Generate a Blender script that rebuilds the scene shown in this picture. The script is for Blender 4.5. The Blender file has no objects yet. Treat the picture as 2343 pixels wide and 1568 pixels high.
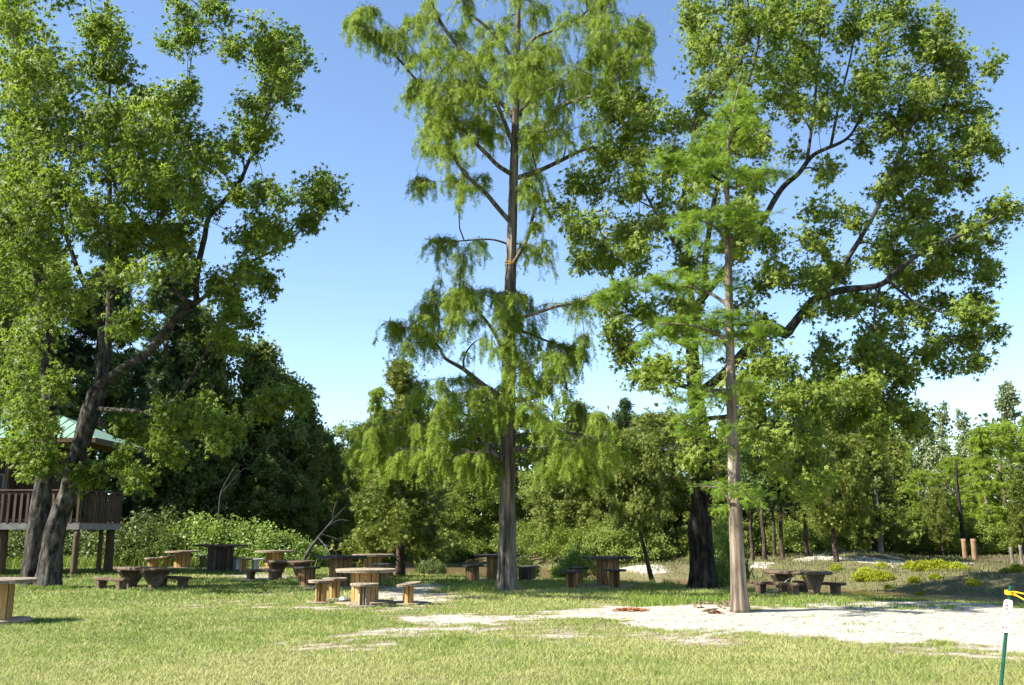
import bpy, math
import numpy as np
from mathutils import Vector

# ------------------------------------------------------------------ camera, sky, sun, exposure
scene = bpy.context.scene
COL = scene.collection
CAM_H, PITCH, FPX = 1.6, 0.1984, 2172.8           # metres, tan(pitch), focal length in 2342-px units
cam = bpy.data.cameras.new('camera')
cam.sensor_width = 36.0
cam.lens = FPX / 2342.0 * 36.0
cam.clip_start = 0.1
cam.clip_end = 3000.0
camo = bpy.data.objects.new('camera', cam)
COL.objects.link(camo)
camo.location = (0, 0, CAM_H)
camo.rotation_euler = (math.pi / 2 + math.atan(PITCH), 0, 0)
scene.camera = camo

SUN_EL, SHADOW_AZ = math.radians(42), math.radians(19)
world = bpy.data.worlds.new('World')
scene.world = world
world.use_nodes = True
wn = world.node_tree
bg = wn.nodes['Background']
sky = wn.nodes.new('ShaderNodeTexSky')
sky.sky_type = 'NISHITA'
sky.sun_disc = False
sky.sun_elevation = SUN_EL
sky.sun_rotation = math.atan2(-math.cos(SHADOW_AZ), -math.sin(SHADOW_AZ))
sky.air_density = 0.85
sky.dust_density = 0.05
sky.ozone_density = 2.2
wn.links.new(sky.outputs[0], bg.inputs[0])
bg.inputs[1].default_value = 0.096

sl = bpy.data.lights.new('sun', 'SUN')
sl.energy = 5.0
sl.angle = math.radians(0.53)
sl.color = (1.0, 0.95, 0.86)
so = bpy.data.objects.new('sun', sl)
COL.objects.link(so)
so.rotation_euler = Vector((math.cos(SHADOW_AZ) * math.cos(SUN_EL), math.sin(SHADOW_AZ) * math.cos(SUN_EL),
                            -math.sin(SUN_EL))).to_track_quat('-Z', 'Y').to_euler()
scene.view_settings.view_transform = 'Standard'
scene.view_settings.look = 'None'
scene.view_settings.gamma = 1.0
scene.view_settings.exposure = 1.6
scene.cycles.max_bounces = 6
scene.cycles.transparent_max_bounces = 4

# ------------------------------------------------------------------ helpers
_t = math.sqrt(1 + PITCH * PITCH)
CT, ST = 1 / _t, PITCH / _t


def at(vx, vy, D):
    """world point seen at (vx, vy) of the 2342 x 1568 picture, at ground distance y = D"""
    cx, cy = (vx - 1171) / FPX, (784 - vy) / FPX
    d = np.array([cx, CT - cy * ST, ST + cy * CT])
    return np.array([0, 0, CAM_H]) + d * (D / d[1])


def xof(vx, D, z=0.0):
    """x of a ground thing seen at column vx, at distance D"""
    depth = D * CT + (z - CAM_H) * ST
    return (vx - 1171) / FPX * depth


def gpt(vx, vy):
    cx, cy = (vx - 1171) / FPX, (784 - vy) / FPX
    d = np.array([cx, CT - cy * ST, ST + cy * CT])
    k = -CAM_H / d[2]
    return d[0] * k, d[1] * k


def vnoise(p, seed=0):
    p = np.asarray(p, dtype=np.float64)
    i = np.floor(p).astype(np.int64)
    f = p - i
    f = f * f * (3 - 2 * f)

    def h(a, b, c):
        n = (a * 73856093) ^ (b * 19349663) ^ (c * 83492791) ^ (seed * 2654435 + 1013)
        n = (n ^ (n >> 13)) * 1274126177
        n = n ^ (n >> 16)
        return (n & 0xffff) / 65535.0
    r = 0
    for dx in (0, 1):
        wx = f[:, 0] if dx else 1 - f[:, 0]
        for dy in (0, 1):
            wy = f[:, 1] if dy else 1 - f[:, 1]
            for dz in (0, 1):
                wz = f[:, 2] if dz else 1 - f[:, 2]
                r = r + wx * wy * wz * h(i[:, 0] + dx, i[:, 1] + dy, i[:, 2] + dz)
    return r


def n2(x, y, s, seed=0, octv=3):
    x, y = np.broadcast_arrays(np.asarray(x, float), np.asarray(y, float))
    p = np.stack([x.ravel() * s, y.ravel() * s, np.zeros(x.size) + 0.37], 1)
    r, a, t = 0, 1.0, 0
    for o in range(octv):
        r = r + a * vnoise(p * 2 ** o, seed + o * 17)
        t += a
        a *= 0.5
    return (r / t).reshape(x.shape)


def sstep(a, b, x):
    t = np.clip((x - a) / (b - a), 0, 1)
    return t * t * (3 - 2 * t)


def tag(o, label=None, cat=None, group=None, kind=None):
    if label: o['label'] = label
    if cat: o['category'] = cat
    if group: o['group'] = group
    if kind: o['kind'] = kind
    return o


def empty(name, loc, rz=0.0):
    o = bpy.data.objects.new(name, None)
    o.empty_display_size = 0.2
    COL.objects.link(o)
    o.location = tuple(float(c) for c in loc)
    o.rotation_euler = (0, 0, rz)
    return o


class MB:
    """collects vertices and polygons"""
    def __init__(s):
        s.V, s.T, s.P, s.n = [], [], {}, 0

    def add(s, V, polys, tint=None):
        V = np.asarray(V, float).reshape(-1, 3)
        s.V.append(V)
        s.T.append(np.full(len(V), 0.5) if tint is None else np.broadcast_to(tint, (len(V),)))
        for pl in polys:
            pl = np.asarray(pl, dtype=np.int64)
            if pl.ndim == 1: pl = pl[None]
            if len(pl): s.P.setdefault(pl.shape[1], []).append(pl + s.n)
        s.n += len(V)

    def box(s, c, d, rot=None, tint=0.5):
        c = np.asarray(c, float); h = np.asarray(d, float) / 2
        v = np.array([[x, y, z] for x in (-1, 1) for y in (-1, 1) for z in (-1, 1)]) * h
        if rot is not None: v = v @ np.asarray(rot).T
        s.add(v + c, [[[0, 1, 3, 2], [4, 6, 7, 5], [0, 4, 5, 1], [2, 3, 7, 6], [0, 2, 6, 4], [1, 5, 7, 3]]], tint)

    def prism(s, poly, z0, z1, tint=0.5):
        """poly (n,2) counter-clockwise extruded z0..z1 with tiny chamfer"""
        poly = np.asarray(poly, float); n = len(poly)
        c = poly.mean(0); e = poly + (c - poly) / np.maximum(np.linalg.norm(c - poly, axis=1, keepdims=True), 1e-6) * 0.004
        rings = [np.c_[e, np.full(n, z0)], np.c_[poly, np.full(n, z0 + .004)], np.c_[poly, np.full(n, z1 - .004)], np.c_[e, np.full(n, z1)]]
        q = []
        for k in range(3):
            for i in range(n):
                j = (i + 1) % n
                q.append([k * n + i, k * n + j, (k + 1) * n + j, (k + 1) * n + i])
        s.add(np.concatenate(rings), [q, [list(range(n))[::-1]], [[3 * n + i for i in range(n)]]], tint)

    def build(s, name, mat, parent=None, origin=None, smooth=False, kind=None):
        V = np.concatenate(s.V)
        if origin is not None: V = V - np.asarray(origin, float)
        me = bpy.data.meshes.new(name)
        me.vertices.add(len(V))
        me.vertices.foreach_set('co', V.astype(np.float32).ravel())
        loops, starts, st = [], [], 0
        for k, l in s.P.items():
            a = np.concatenate(l)
            loops.append(a.ravel())
            starts.append(st + np.arange(len(a)) * k)
            st += a.size
        loops = np.concatenate(loops).astype(np.int32)
        starts = np.concatenate(starts).astype(np.int32)
        me.loops.add(len(loops))
        me.loops.foreach_set('vertex_index', loops)
        me.polygons.add(len(starts))
        me.polygons.foreach_set('loop_start', starts)
        me.polygons.foreach_set('use_smooth', np.full(len(starts), bool(smooth)))
        at_ = me.attributes.new('tint', 'FLOAT', 'POINT')
        at_.data.foreach_set('value', np.concatenate(s.T).astype(np.float32))
        me.update(calc_edges=True)
        me.materials.append(mat)
        o = bpy.data.objects.new(name, me)
        COL.objects.link(o)
        if parent is not None: o.parent = parent
        elif origin is not None: o.location = tuple(float(c) for c in origin)
        if kind: o['kind'] = kind
        return o


def unit(v):
    v = np.asarray(v, float)
    return v / np.maximum(np.linalg.norm(v, axis=-1, keepdims=True), 1e-9)


def spline(pts, step):
    """pts (n,4) x,y,z,r -> resampled Catmull-Rom"""
    p = np.asarray(pts, float)
    if len(p) == 2:
        n = max(2, int(np.linalg.norm(p[1, :3] - p[0, :3]) / step) + 1)
        t = np.linspace(0, 1, n)[:, None]
        return p[0] * (1 - t) + p[1] * t
    q = np.vstack([2 * p[0] - p[1], p, 2 * p[-1] - p[-2]])
    out = []
    for i in range(1, len(q) - 2):
        L = np.linalg.norm(q[i + 1, :3] - q[i, :3])
        n = max(1, int(round(L / step)))
        t = (np.arange(n) / n)[:, None]
        a, b, c, d = q[i - 1], q[i], q[i + 1], q[i + 2]
        out.append(0.5 * ((2 * b) + (c - a) * t + (2 * a - 5 * b + 4 * c - d) * t * t + (3 * b - 3 * c + d - a) * t ** 3))
    out.append(p[-1:])
    r = np.concatenate(out)
    r[:, 3] = np.maximum(r[:, 3], 0.004)
    return r


def tube(mb, P, sides=7, rough=0.0, seed=0, freq=3.0, zf=0.3, flutes=0, flare=0.0, tint=0.5, cap=True):
    """P (n,4)"""
    P = np.asarray(P, float)
    n = len(P)
    T = unit(np.gradient(P[:, :3], axis=0))
    ref = np.array([1.0, 0, 0]) if abs(T[0, 0]) < 0.9 else np.array([0, 1.0, 0])
    U = np.zeros((n, 3))
    u = ref
    for i in range(n):
        u = u - T[i] * np.dot(u, T[i])
        u = u / max(np.linalg.norm(u), 1e-9)
        U[i] = u
    W = np.cross(T, U)
    a = np.arange(sides) / sides * 2 * np.pi
    ca, sa = np.cos(a), np.sin(a)
    R = np.repeat(P[:, 3:4], sides, 1)
    if rough > 0:
        r0 = P[:, 3].max()
        s_ = np.concatenate([[0], np.cumsum(np.linalg.norm(np.diff(P[:, :3], axis=0), axis=1))])
        g = np.stack([np.tile(ca * freq, n), np.tile(sa * freq, n), np.repeat(s_ * zf, sides)], 1)
        nz = vnoise(g, seed).reshape(n, sides) - 0.5
        nz2 = vnoise(g * np.array([.35, .35, .6]), seed + 5).reshape(n, sides) - 0.5
        R = R * (1 + rough * nz + rough * 1.1 * nz2)
        if flutes:
            w = np.exp(-s_ / flare)[:, None]
            R = R * (1 + w * (0.10 * np.cos(a * flutes + seed) + 0.06 * np.cos(a * (flutes + 2) + 1.3)))
    V = P[:, None, :3] + R[:, :, None] * (U[:, None] * ca[None, :, None] + W[:, None] * sa[None, :, None])
    i = np.arange(n - 1)[:, None] * sides
    k = np.arange(sides)[None]
    k2 = (k + 1) % sides
    q = np.stack([i + k, i + k2, i + sides + k2, i + sides + k], -1).reshape(-1, 4)
    polys = [q]
    if cap: polys += [[list(range(sides))[::-1]], [[(n - 1) * sides + j for j in range(sides)]]]
    mb.add(V.reshape(-1, 3), polys, tint)


def prisms3(mb, A, B, r0, r1, tint=0.5):
    """many straight three-sided twigs"""
    A, B = np.asarray(A), np.asarray(B)
    N = len(A)
    d = unit(B - A)
    ref = np.where(np.abs(d[:, 2:3]) < 0.9, np.array([[0, 0, 1.0]]), np.array([[1.0, 0, 0]]))
    u = unit(np.cross(d, ref)); w = np.cross(d, u)
    V = []
    for base, r in ((A, r0), (B, r1)):
        for k in range(3):
            an = k * 2 * np.pi / 3
            V.append(base + np.reshape(r, (-1, 1)) * (u * math.cos(an) + w * math.sin(an)))
    V = np.stack(V, 1).reshape(-1, 3)
    o = (np.arange(N) * 6)[:, None]
    q = np.concatenate([o + np.array([[k, (k + 1) % 3, 3 + (k + 1) % 3, 3 + k]]) for k in range(3)])
    mb.add(V, [q], tint)


# leaf templates: (verts, polys); y = along the leaf, z = normal
def _star():
    v, f = [], []
    for i, (ang, l) in enumerate(((0, 1.0), (60, .9), (-60, .9), (122, .65), (-122, .65))):
        a = math.radians(ang)
        px, py = math.cos(a) * .27, -math.sin(a) * .27
        bx, by = -math.sin(a) * .12, -math.cos(a) * .12
        j = len(v)
        v += [(bx - px, by - py, .01 * i), (bx + px, by + py, .012 * i), (math.sin(a) * l, math.cos(a) * l, -.24 * l)]
        f.append([j, j + 1, j + 2])
    return np.array(v), [np.array(f)]


def _feather(k=3, w=.30, b=.13):
    v, f = [], []
    for i in range(k):
        t = .08 + i * .8 / k
        for s in (-1, 1):
            j = len(v)
            v += [(0, t, 0), (0, t + b, 0.0), (s * w * (1 - .35 * i / k), t + .30, -.06)]
            f.append([j, j + 1, j + 2])
    j = len(v)
    v += [(-.05, .62, 0), (.05, .62, 0), (0, 1.0, 0)]
    f.append([j, j + 1, j + 2])
    return np.array(v), [np.array(f)]


def _tuft():
    v, f = [], []
    for a, l, e in ((-38, .9, .1), (0, 1.0, -.12), (38, .85, .12), (85, .6, .2)):
        a = math.radians(a)
        j = len(v)
        px, py = math.cos(a) * .14, -math.sin(a) * .14
        v += [(-px, -py, 0), (px, py, 0), (math.sin(a) * l, math.cos(a) * l, e)]
        f.append([j, j + 1, j + 2])
    return np.array(v), [np.array(f)]


def _oval():
    v = np.array([(0, 0, 0), (.42, .45, .10), (0, 1.0, -.1), (-.42, .45, .10)])
    return v, [np.array([[0, 1, 2], [0, 2, 3]])]


def _blade():
    return np.array([(-.5, 0, 0), (.5, 0, 0), (0, 1, 0)]), [np.array([[0, 1, 2]])]


STAR, FEATH, TUFT, OVAL, BLADE = _star(), _feather(), _tuft(), _oval(), _blade()


def leaves(mb, tpl, P, Y, Z, S, tint, wx=1.0):
    """instances of a template at P with axis Y, approximate normal Z, size S"""
    tv, tp = tpl
    Y = unit(Y)
    X = unit(np.cross(Y, Z))
    Z = np.cross(X, Y)
    N, K = len(P), len(tv)
    S = np.broadcast_to(np.reshape(S, (-1, 1, 1)), (N, 1, 1))
    wx = np.broadcast_to(np.reshape(wx, (-1, 1, 1)), (N, 1, 1))
    V = P[:, None] + S * (wx * tv[None, :, 0:1] * X[:, None] + tv[None, :, 1:2] * Y[:, None] + tv[None, :, 2:3] * Z[:, None])
    o = (np.arange(N) * K)[:, None, None]
    mb.add(V.reshape(-1, 3), [(p[None] + o).reshape(-1, p.shape[1]) for p in tp], np.repeat(np.broadcast_to(tint, (N,)), K))


# ------------------------------------------------------------------ materials
def new_mat(name):
    m = bpy.data.materials.new(name)
    m.use_nodes = True
    nt = m.node_tree
    b = nt.nodes['Principled BSDF']
    return m, nt, b


def node(nt, t, **kw):
    n = nt.nodes.new(t)
    for k, v in kw.items(): setattr(n, k, v)
    return n


def ramp(nt, fac, stops):
    r = node(nt, 'ShaderNodeValToRGB')
    e = r.color_ramp.elements
    while len(e) < len(stops): e.new(0.5)
    for i, (p, c) in enumerate(stops):
        e[i].position = p
        e[i].color = (c[0], c[1], c[2], 1)
    nt.links.new(fac, r.inputs[0])
    return r.outputs[0]


def noise(nt, scale, detail=4, rough=.6, vec=None, stretch=None):
    t = node(nt, 'ShaderNodeTexNoise')
    t.inputs['Scale'].default_value = scale
    t.inputs['Detail'].default_value = detail
    t.inputs['Roughness'].default_value = rough
    if vec is None:
        vec = node(nt, 'ShaderNodeTexCoord').outputs['Object']
    if stretch:
        mp = node(nt, 'ShaderNodeMapping')
        mp.inputs['Scale'].default_value = stretch
        nt.links.new(vec, mp.inputs[0])
        vec = mp.outputs[0]
    nt.links.new(vec, t.inputs['Vector'])
    return t.outputs['Fac']


def math_n(nt, op, a, b):
    m = node(nt, 'ShaderNodeMath', operation=op)
    for i, v in enumerate((a, b)):
        if isinstance(v, (int, float)): m.inputs[i].default_value = v
        else: nt.links.new(v, m.inputs[i])
    return m.outputs[0]


def mixc(nt, f, a, b):
    m = node(nt, 'ShaderNodeMix', data_type='RGBA')
    for s, v in ((m.inputs[0], f), (m.inputs[6], a), (m.inputs[7], b)):
        if isinstance(v, (int, float)): s.default_value = v
        elif isinstance(v, tuple): s.default_value = (*v, 1)
        else: nt.links.new(v, s)
    return m.outputs[2]


def bump(nt, b, h, strength, dist):
    n = node(nt, 'ShaderNodeBump')
    n.inputs['Strength'].default_value = strength
    n.inputs['Distance'].default_value = dist
    nt.links.new(h, n.inputs['Height'])
    nt.links.new(n.outputs[0], b.inputs['Normal'])


def attr(nt, name='tint'):
    return node(nt, 'ShaderNodeAttribute', attribute_name=name).outputs['Fac']


def leaf_mat(name, dark, mid, light, trans, tfac=.35, rough=.5, spec=.35):
    m, nt, b = new_mat(name)
    c = ramp(nt, attr(nt), [(0, dark), (.5, mid), (1, light)])
    nt.links.new(c, b.inputs['Base Color'])
    b.inputs['Roughness'].default_value = rough
    b.inputs['Specular IOR Level'].default_value = spec
    tr = node(nt, 'ShaderNodeBsdfTranslucent')
    tc = mixc(nt, .5, c, trans)
    nt.links.new(tc, tr.inputs[0])
    mx = node(nt, 'ShaderNodeMixShader')
    mx.inputs[0].default_value = tfac
    nt.links.new(b.outputs[0], mx.inputs[1])
    nt.links.new(tr.outputs[0], mx.inputs[2])
    nt.links.new(mx.outputs[0], nt.nodes['Material Output'].inputs[0])
    return m


def bark_mat(name, dark, light, scale=6, stretch=(1, 1, .12), bs=.8, bd=.03, sun_dapple=None):
    m, nt, b = new_mat(name)
    f = noise(nt, scale, 6, .65, stretch=stretch)
    c = ramp(nt, f, [(.38, dark), (.5, tuple(a * .6 + q * .4 for a, q in zip(dark, light))), (.64, light)])
    if sun_dapple:  # whitish patches painted into the bark as sun dapple
        g = noise(nt, 2.2, 5, .7)
        gf = ramp(nt, g, [(.58, (0, 0, 0)), (.72, (.7, .7, .7))])
        c = mixc(nt, gf, c, sun_dapple)
    pf = noise(nt, 1.6, 4, .6, stretch=(1, 1, .5))
    ps = ramp(nt, pf, [(.35, (.5, .5, .5)), (.62, (1.05, 1.05, 1.05))])
    mm = node(nt, 'ShaderNodeMix', data_type='RGBA', blend_type='MULTIPLY')
    mm.inputs[0].default_value = 1
    nt.links.new(c, mm.inputs[6]); nt.links.new(ps, mm.inputs[7])
    nt.links.new(mm.outputs[2], b.inputs['Base Color'])
    b.inputs['Roughness'].default_value = .95
    b.inputs['Specular IOR Level'].default_value = .1
    bump(nt, b, f, bs, bd)
    return m


def wood_mat(name, dark, light, grain=(14, 14, 1.2), tintamt=.35):
    m, nt, b = new_mat(name)
    f = noise(nt, 2.2, 6, .65, stretch=grain)
    k = noise(nt, 3.0, 3, .5)
    c = ramp(nt, f, [(.3, dark), (.7, light)])
    t = attr(nt)
    sh = ramp(nt, t, [(0, (.55, .55, .57)), (1, (1.15, 1.12, 1.08))])
    mm = node(nt, 'ShaderNodeMix', data_type='RGBA', blend_type='MULTIPLY')
    mm.inputs[0].default_value = 1
    nt.links.new(c, mm.inputs[6]); nt.links.new(sh, mm.inputs[7])
    st = ramp(nt, k, [(.35, (.6, .58, .56)), (.6, (1, 1, 1))])
    m2 = node(nt, 'ShaderNodeMix', data_type='RGBA', blend_type='MULTIPLY')
    m2.inputs[0].default_value = .6
    nt.links.new(mm.outputs[2], m2.inputs[6]); nt.links.new(st, m2.inputs[7])
    nt.links.new(m2.outputs[2], b.inputs['Base Color'])
    b.inputs['Roughness'].default_value = .8
    b.inputs['Specular IOR Level'].default_value = .2
    bump(nt, b, f, .5, .006)
    return m


M = {}
M['gum'] = leaf_mat('gum leaf', (.078, .128, .013), (.155, .225, .026), (.26, .31, .055), (.33, .48, .04), .46, .5, .3)
M['cypress'] = leaf_mat('cypress needle', (.11, .17, .014), (.19, .27, .026), (.28, .355, .05), (.38, .50, .05), .46, .6, .2)
M['slender'] = leaf_mat('young cypress needle', (.10, .18, .016), (.18, .29, .028), (.26, .37, .045), (.33, .48, .05), .42, .6, .2)
M['cedar'] = leaf_mat('cedar leaf', (.085, .118, .018), (.15, .188, .030), (.22, .255, .05), (.26, .30, .04), .33, .6, .25)
M['oak'] = leaf_mat('dark broad leaf', (.050, .082, .016), (.105, .148, .028), (.17, .215, .05), (.22, .30, .04), .38, .45, .4)
M['bright'] = leaf_mat('bright broad leaf', (.085, .13, .018), (.155, .21, .032), (.24, .285, .06), (.26, .34, .03), .35, .5, .3)
M['pine'] = leaf_mat('pine needle', (.022, .048, .014), (.045, .085, .024), (.08, .12, .035), (.10, .15, .03), .28, .6, .3)
M['pale'] = leaf_mat('pale leaf', (.11, .15, .06), (.19, .23, .10), (.30, .34, .18), (.25, .32, .10), .3, .45, .4)
M['shrub'] = leaf_mat('shrub leaf', (.09, .15, .022), (.17, .25, .04), (.26, .34, .08), (.28, .40, .05), .35, .45, .4)
M['shrub_dk'] = leaf_mat('dull shrub leaf', (.055, .08, .016), (.10, .14, .03), (.16, .21, .05), (.16, .22, .03), .25, .5, .3)
M['yellow'] = leaf_mat('yellow green bush', (.15, .18, .008), (.26, .30, .014), (.38, .40, .03), (.32, .38, .02), .25, .6, .2)
M['grass'] = leaf_mat('lawn grass', (.085, .138, .018), (.172, .228, .040), (.34, .335, .125), (.28, .36, .05), .32, .6, .15)
M['tallgrass'] = leaf_mat('tall grass', (.09, .16, .02), (.17, .25, .04), (.30, .33, .10), (.26, .36, .04), .3, .6, .2)
M['drygrass'] = leaf_mat('dry bank grass', (.060, .095, .022), (.135, .145, .05), (.24, .20, .115), (.18, .19, .06), .25, .7, .1)
M['red'] = leaf_mat('dead straw', (.20, .07, .03), (.32, .12, .05), (.42, .20, .10), (.3, .1, .04), .1, .8, .1)
M['litter'] = leaf_mat('twig litter', (.10, .075, .05), (.22, .17, .12), (.36, .30, .22), (.2, .15, .1), .05, .9, .1)
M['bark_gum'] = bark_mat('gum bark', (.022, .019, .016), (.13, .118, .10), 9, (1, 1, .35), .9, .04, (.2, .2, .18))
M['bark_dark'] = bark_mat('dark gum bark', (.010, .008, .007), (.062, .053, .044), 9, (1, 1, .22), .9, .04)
M['bark_limb'] = bark_mat('limb bark', (.035, .03, .024), (.17, .15, .12), 7, (1, 1, .5), .5, .02)
M['bark_cyp'] = bark_mat('cypress bark', (.065, .051, .039), (.34, .29, .235), 8, (1, 1, .07), 1.0, .04)
M['bark_slim'] = bark_mat('young cypress bark', (.11, .08, .058), (.40, .32, .245), 10, (1, 1, .06), .9, .03)
M['bark_pine'] = bark_mat('pine bark', (.03, .022, .018), (.14, .10, .08), 7, (1, 1, .4), .8, .03)
M['bark_pale'] = bark_mat('pale bark', (.14, .12, .105), (.30, .265, .23), 7, (1, 1, .3), .5, .02)
M['dead'] = bark_mat('dead wood', (.14, .125, .115), (.36, .33, .30), 8, (1, 1, .3), .4, .02)
M['dead_dk'] = bark_mat('shaded dead wood', (.045, .04, .04), (.13, .12, .115), 8, (1, 1, .3), .4, .02)  # dead wood with its shade darkened into the colour
M['drift'] = bark_mat('driftwood', (.10, .07, .045), (.34, .26, .18), 14, (1, 1, 1), .6, .02)
M['pine_wood'] = wood_mat('fresh pine stave', (.38, .215, .065), (.58, .39, .165))
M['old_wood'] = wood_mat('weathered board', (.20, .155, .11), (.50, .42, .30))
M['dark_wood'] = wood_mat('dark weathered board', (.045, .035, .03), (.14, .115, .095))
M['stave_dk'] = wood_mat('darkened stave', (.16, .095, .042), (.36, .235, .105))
M['white_wood'] = wood_mat('white painted stave', (.62, .64, .66), (.80, .81, .82))
M['deck_wood'] = wood_mat('deck lumber', (.07, .045, .03), (.17, .115, .078))
M['grey_wood'] = wood_mat('grey beam', (.17, .16, .15), (.33, .32, .30), (1.2, 14, 14))
M['post_wood'] = wood_mat('piling', (.20, .12, .065), (.38, .25, .14))
M['cabin'] = wood_mat('cabin board', (.045, .026, .018), (.11, .066, .045))


def simple(name, col, rough=.6, spec=.3, metal=0, nz=0, bs=0):
    m, nt, b = new_mat(name)
    if nz:
        f = noise(nt, nz, 4, .6)
        c = ramp(nt, f, [(.3, tuple(q * .72 for q in col)), (.7, tuple(q * 1.15 for q in col))])
        nt.links.new(c, b.inputs['Base Color'])
        if bs: bump(nt, b, f, bs, .01)
    else:
        b.inputs['Base Color'].default_value = (*col, 1)
    b.inputs['Roughness'].default_value = rough
    b.inputs['Specular IOR Level'].default_value = spec
    b.inputs['Metallic'].default_value = metal
    return m


def conc_mat():
    m, nt, b = new_mat('pebbled concrete')
    v = node(nt, 'ShaderNodeTexVoronoi')
    v.inputs['Scale'].default_value = 55
    nt.links.new(node(nt, 'ShaderNodeTexCoord').outputs['Object'], v.inputs['Vector'])
    peb = ramp(nt, v.outputs['Color'], [(.1, (.075, .052, .034)), (.5, (.15, .11, .075)), (.9, (.23, .18, .125))])
    st = noise(nt, 3.5, 5, .65)
    dk = ramp(nt, st, [(.35, (.38, .35, .33)), (.65, (1, 1, 1))])
    mm = node(nt, 'ShaderNodeMix', data_type='RGBA', blend_type='MULTIPLY')
    mm.inputs[0].default_value = .9
    nt.links.new(peb, mm.inputs[6]); nt.links.new(dk, mm.inputs[7])
    nt.links.new(mm.outputs[2], b.inputs['Base Color'])
    b.inputs['Roughness'].default_value = .9
    b.inputs['Specular IOR Level'].default_value = .15
    bump(nt, b, v.outputs['Distance'], .5, .006)
    return m


M['concrete'] = conc_mat()
M['roof'] = simple('green metal roof', (.20, .32, .23), .5, .4, 0, 5)
M['post_green'] = simple('green enamel', (.008, .085, .052), .38, .5, 0, 14)
M['sign_white'] = simple('sign white', (.80, .79, .78), .5, .4)
M['sign_red'] = simple('sign red', (.45, .03, .04), .5, .4)
M['sign_black'] = simple('sign black', (.02, .02, .022), .5, .4)
M['rope'] = simple('yellow rope', (.75, .40, .01), .6, .3, 0, 60, .6)
M['steel'] = simple('steel bolt', (.35, .35, .35), .4, .5, 1)
M['paper'] = simple('white paper', (.8, .8, .8), .6, .3)

# ------------------------------------------------------------------ terrain
RIV = np.array([(-140, 80), (-80, 74), (-40, 70), (-18, 66.5), (-10.6, 64), (-3.5, 57), (3.9, 44), (8, 37.5), (10.6, 32.6),
                (12.6, 28.9), (13.9, 27.1), (18, 25.5), (30, 23.8), (60, 20), (140, 10)], float)
WATER_Z = -0.5


def river(x, y):
    x = np.asarray(x, float); y = np.asarray(y, float)
    d = np.full(x.shape, 1e9)
    for a, b in zip(RIV[:-1], RIV[1:]):
        ab = b - a
        t = np.clip(((x - a[0]) * ab[0] + (y - a[1]) * ab[1]) / (ab @ ab), 0, 1)
        d = np.minimum(d, np.hypot(x - a[0] - t * ab[0], y - a[1] - t * ab[1]))
    far = y > np.interp(x, RIV[:, 0], RIV[:, 1])
    w = np.interp(x, [-18, -5, -1, 3, 12, 20], [4.0, 4.2, 3.0, .8, .7, 1.3])
    return d - w, far


def gz(x, y):
    x = np.asarray(x, float); y = np.asarray(y, float)
    e, far = river(x, y)
    near_w = np.interp(x, [-20, -6, 4, 8, 12, 14], [10, 12, 9, 7, 7, 8])
    zn = -.8 + .8 * sstep(-.4, 1, e / near_w * 1.25 - .25 * 0)
    und = (n2(x, y, .12, 3, 2) - .5) * .12 + (n2(x, y, .9, 9, 2) - .5) * .05
    zf = -.8 + .84 * sstep(-.3, 7.5, e) + .25 * sstep(8, 24, e)
    mound = .55 * np.exp(-(((x - 17) / 3.0) ** 2 + ((y - 50) / 2.5) ** 2)) + .5 * np.exp(-(((x - 6.2) / 2.2) ** 2 + ((y - 47) / 2.5) ** 2))
    zf = zf + mound + (n2(x, y, .3, 21, 3) - .5) * .55 * sstep(1, 7, e)
    z = np.where(far, zf, zn + und * sstep(0, 3, e))
    # sandy lip beside the slim cypress
    z = z + .10 * np.exp(-(((x - 4.3) / 1.4) ** 2 + ((y - 20.6) / .7) ** 2))
    return z


def gz1(x, y): return float(gz(np.array([x]), np.array([y]))[0])


def polyw(pts): return np.array([gpt(*p) for p in pts])


def sdf_poly(poly, x, y):
    d = np.full(x.shape, 1e9); ins = np.zeros(x.shape, bool)
    n = len(poly)
    for i in range(n):
        a, b = poly[i], poly[(i + 1) % n]
        ab = b - a
        t = np.clip(((x - a[0]) * ab[0] + (y - a[1]) * ab[1]) / (ab @ ab + 1e-12), 0, 1)
        d = np.minimum(d, np.hypot(x - a[0] - t * ab[0], y - a[1] - t * ab[1]))
        c = ((a[1] > y) != (b[1] > y)) & (x < (b[0] - a[0]) * (y - a[1]) / (b[1] - a[1] + 1e-12) + a[0])
        ins ^= c
    return np.where(ins, -d, d)


SANDP = [polyw(p) for p in (
    [(1250, 1404), (1400, 1384), (1560, 1392), (1700, 1397), (1850, 1380), (2080, 1374), (2200, 1380), (2342, 1392), (2500, 1402),
     (2500, 1506), (2342, 1500), (2250, 1486), (2180, 1476), (1900, 1462), (1700, 1452), (1560, 1446), (1440, 1436), (1370, 1415), (1200, 1424), (1000, 1428), (930, 1416)],
    [(880, 1345), (1000, 1332), (1060, 1342), (1000, 1356), (1060, 1372), (960, 1384), (860, 1376), (800, 1368)],
    [(720, 1474), (820, 1470), (910, 1475), (860, 1480), (760, 1480)],
    [(1470, 1468), (1600, 1464), (1690, 1471), (1560, 1475)],
    [(500, 1318), (580, 1310), (680, 1318), (640, 1326), (560, 1328)],
    [(40, 1350), (130, 1346), (230, 1352), (150, 1358)],
    [(2090, 1490), (2342, 1500), (2342, 1512), (2180, 1500)],
    [(840, 1448), (960, 1443), (1010, 1452), (900, 1457)], [(990, 1431), (1150, 1435), (1110, 1445), (1020, 1441)], [(1180, 1454), (1330, 1457), (1260, 1465)], [(640, 1340), (760, 1334), (800, 1346), (700, 1352)],
)]
SANDW = [1.0, .8, .85, .8, .6, .5, .75, .8, .85, .75, .6]


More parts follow.
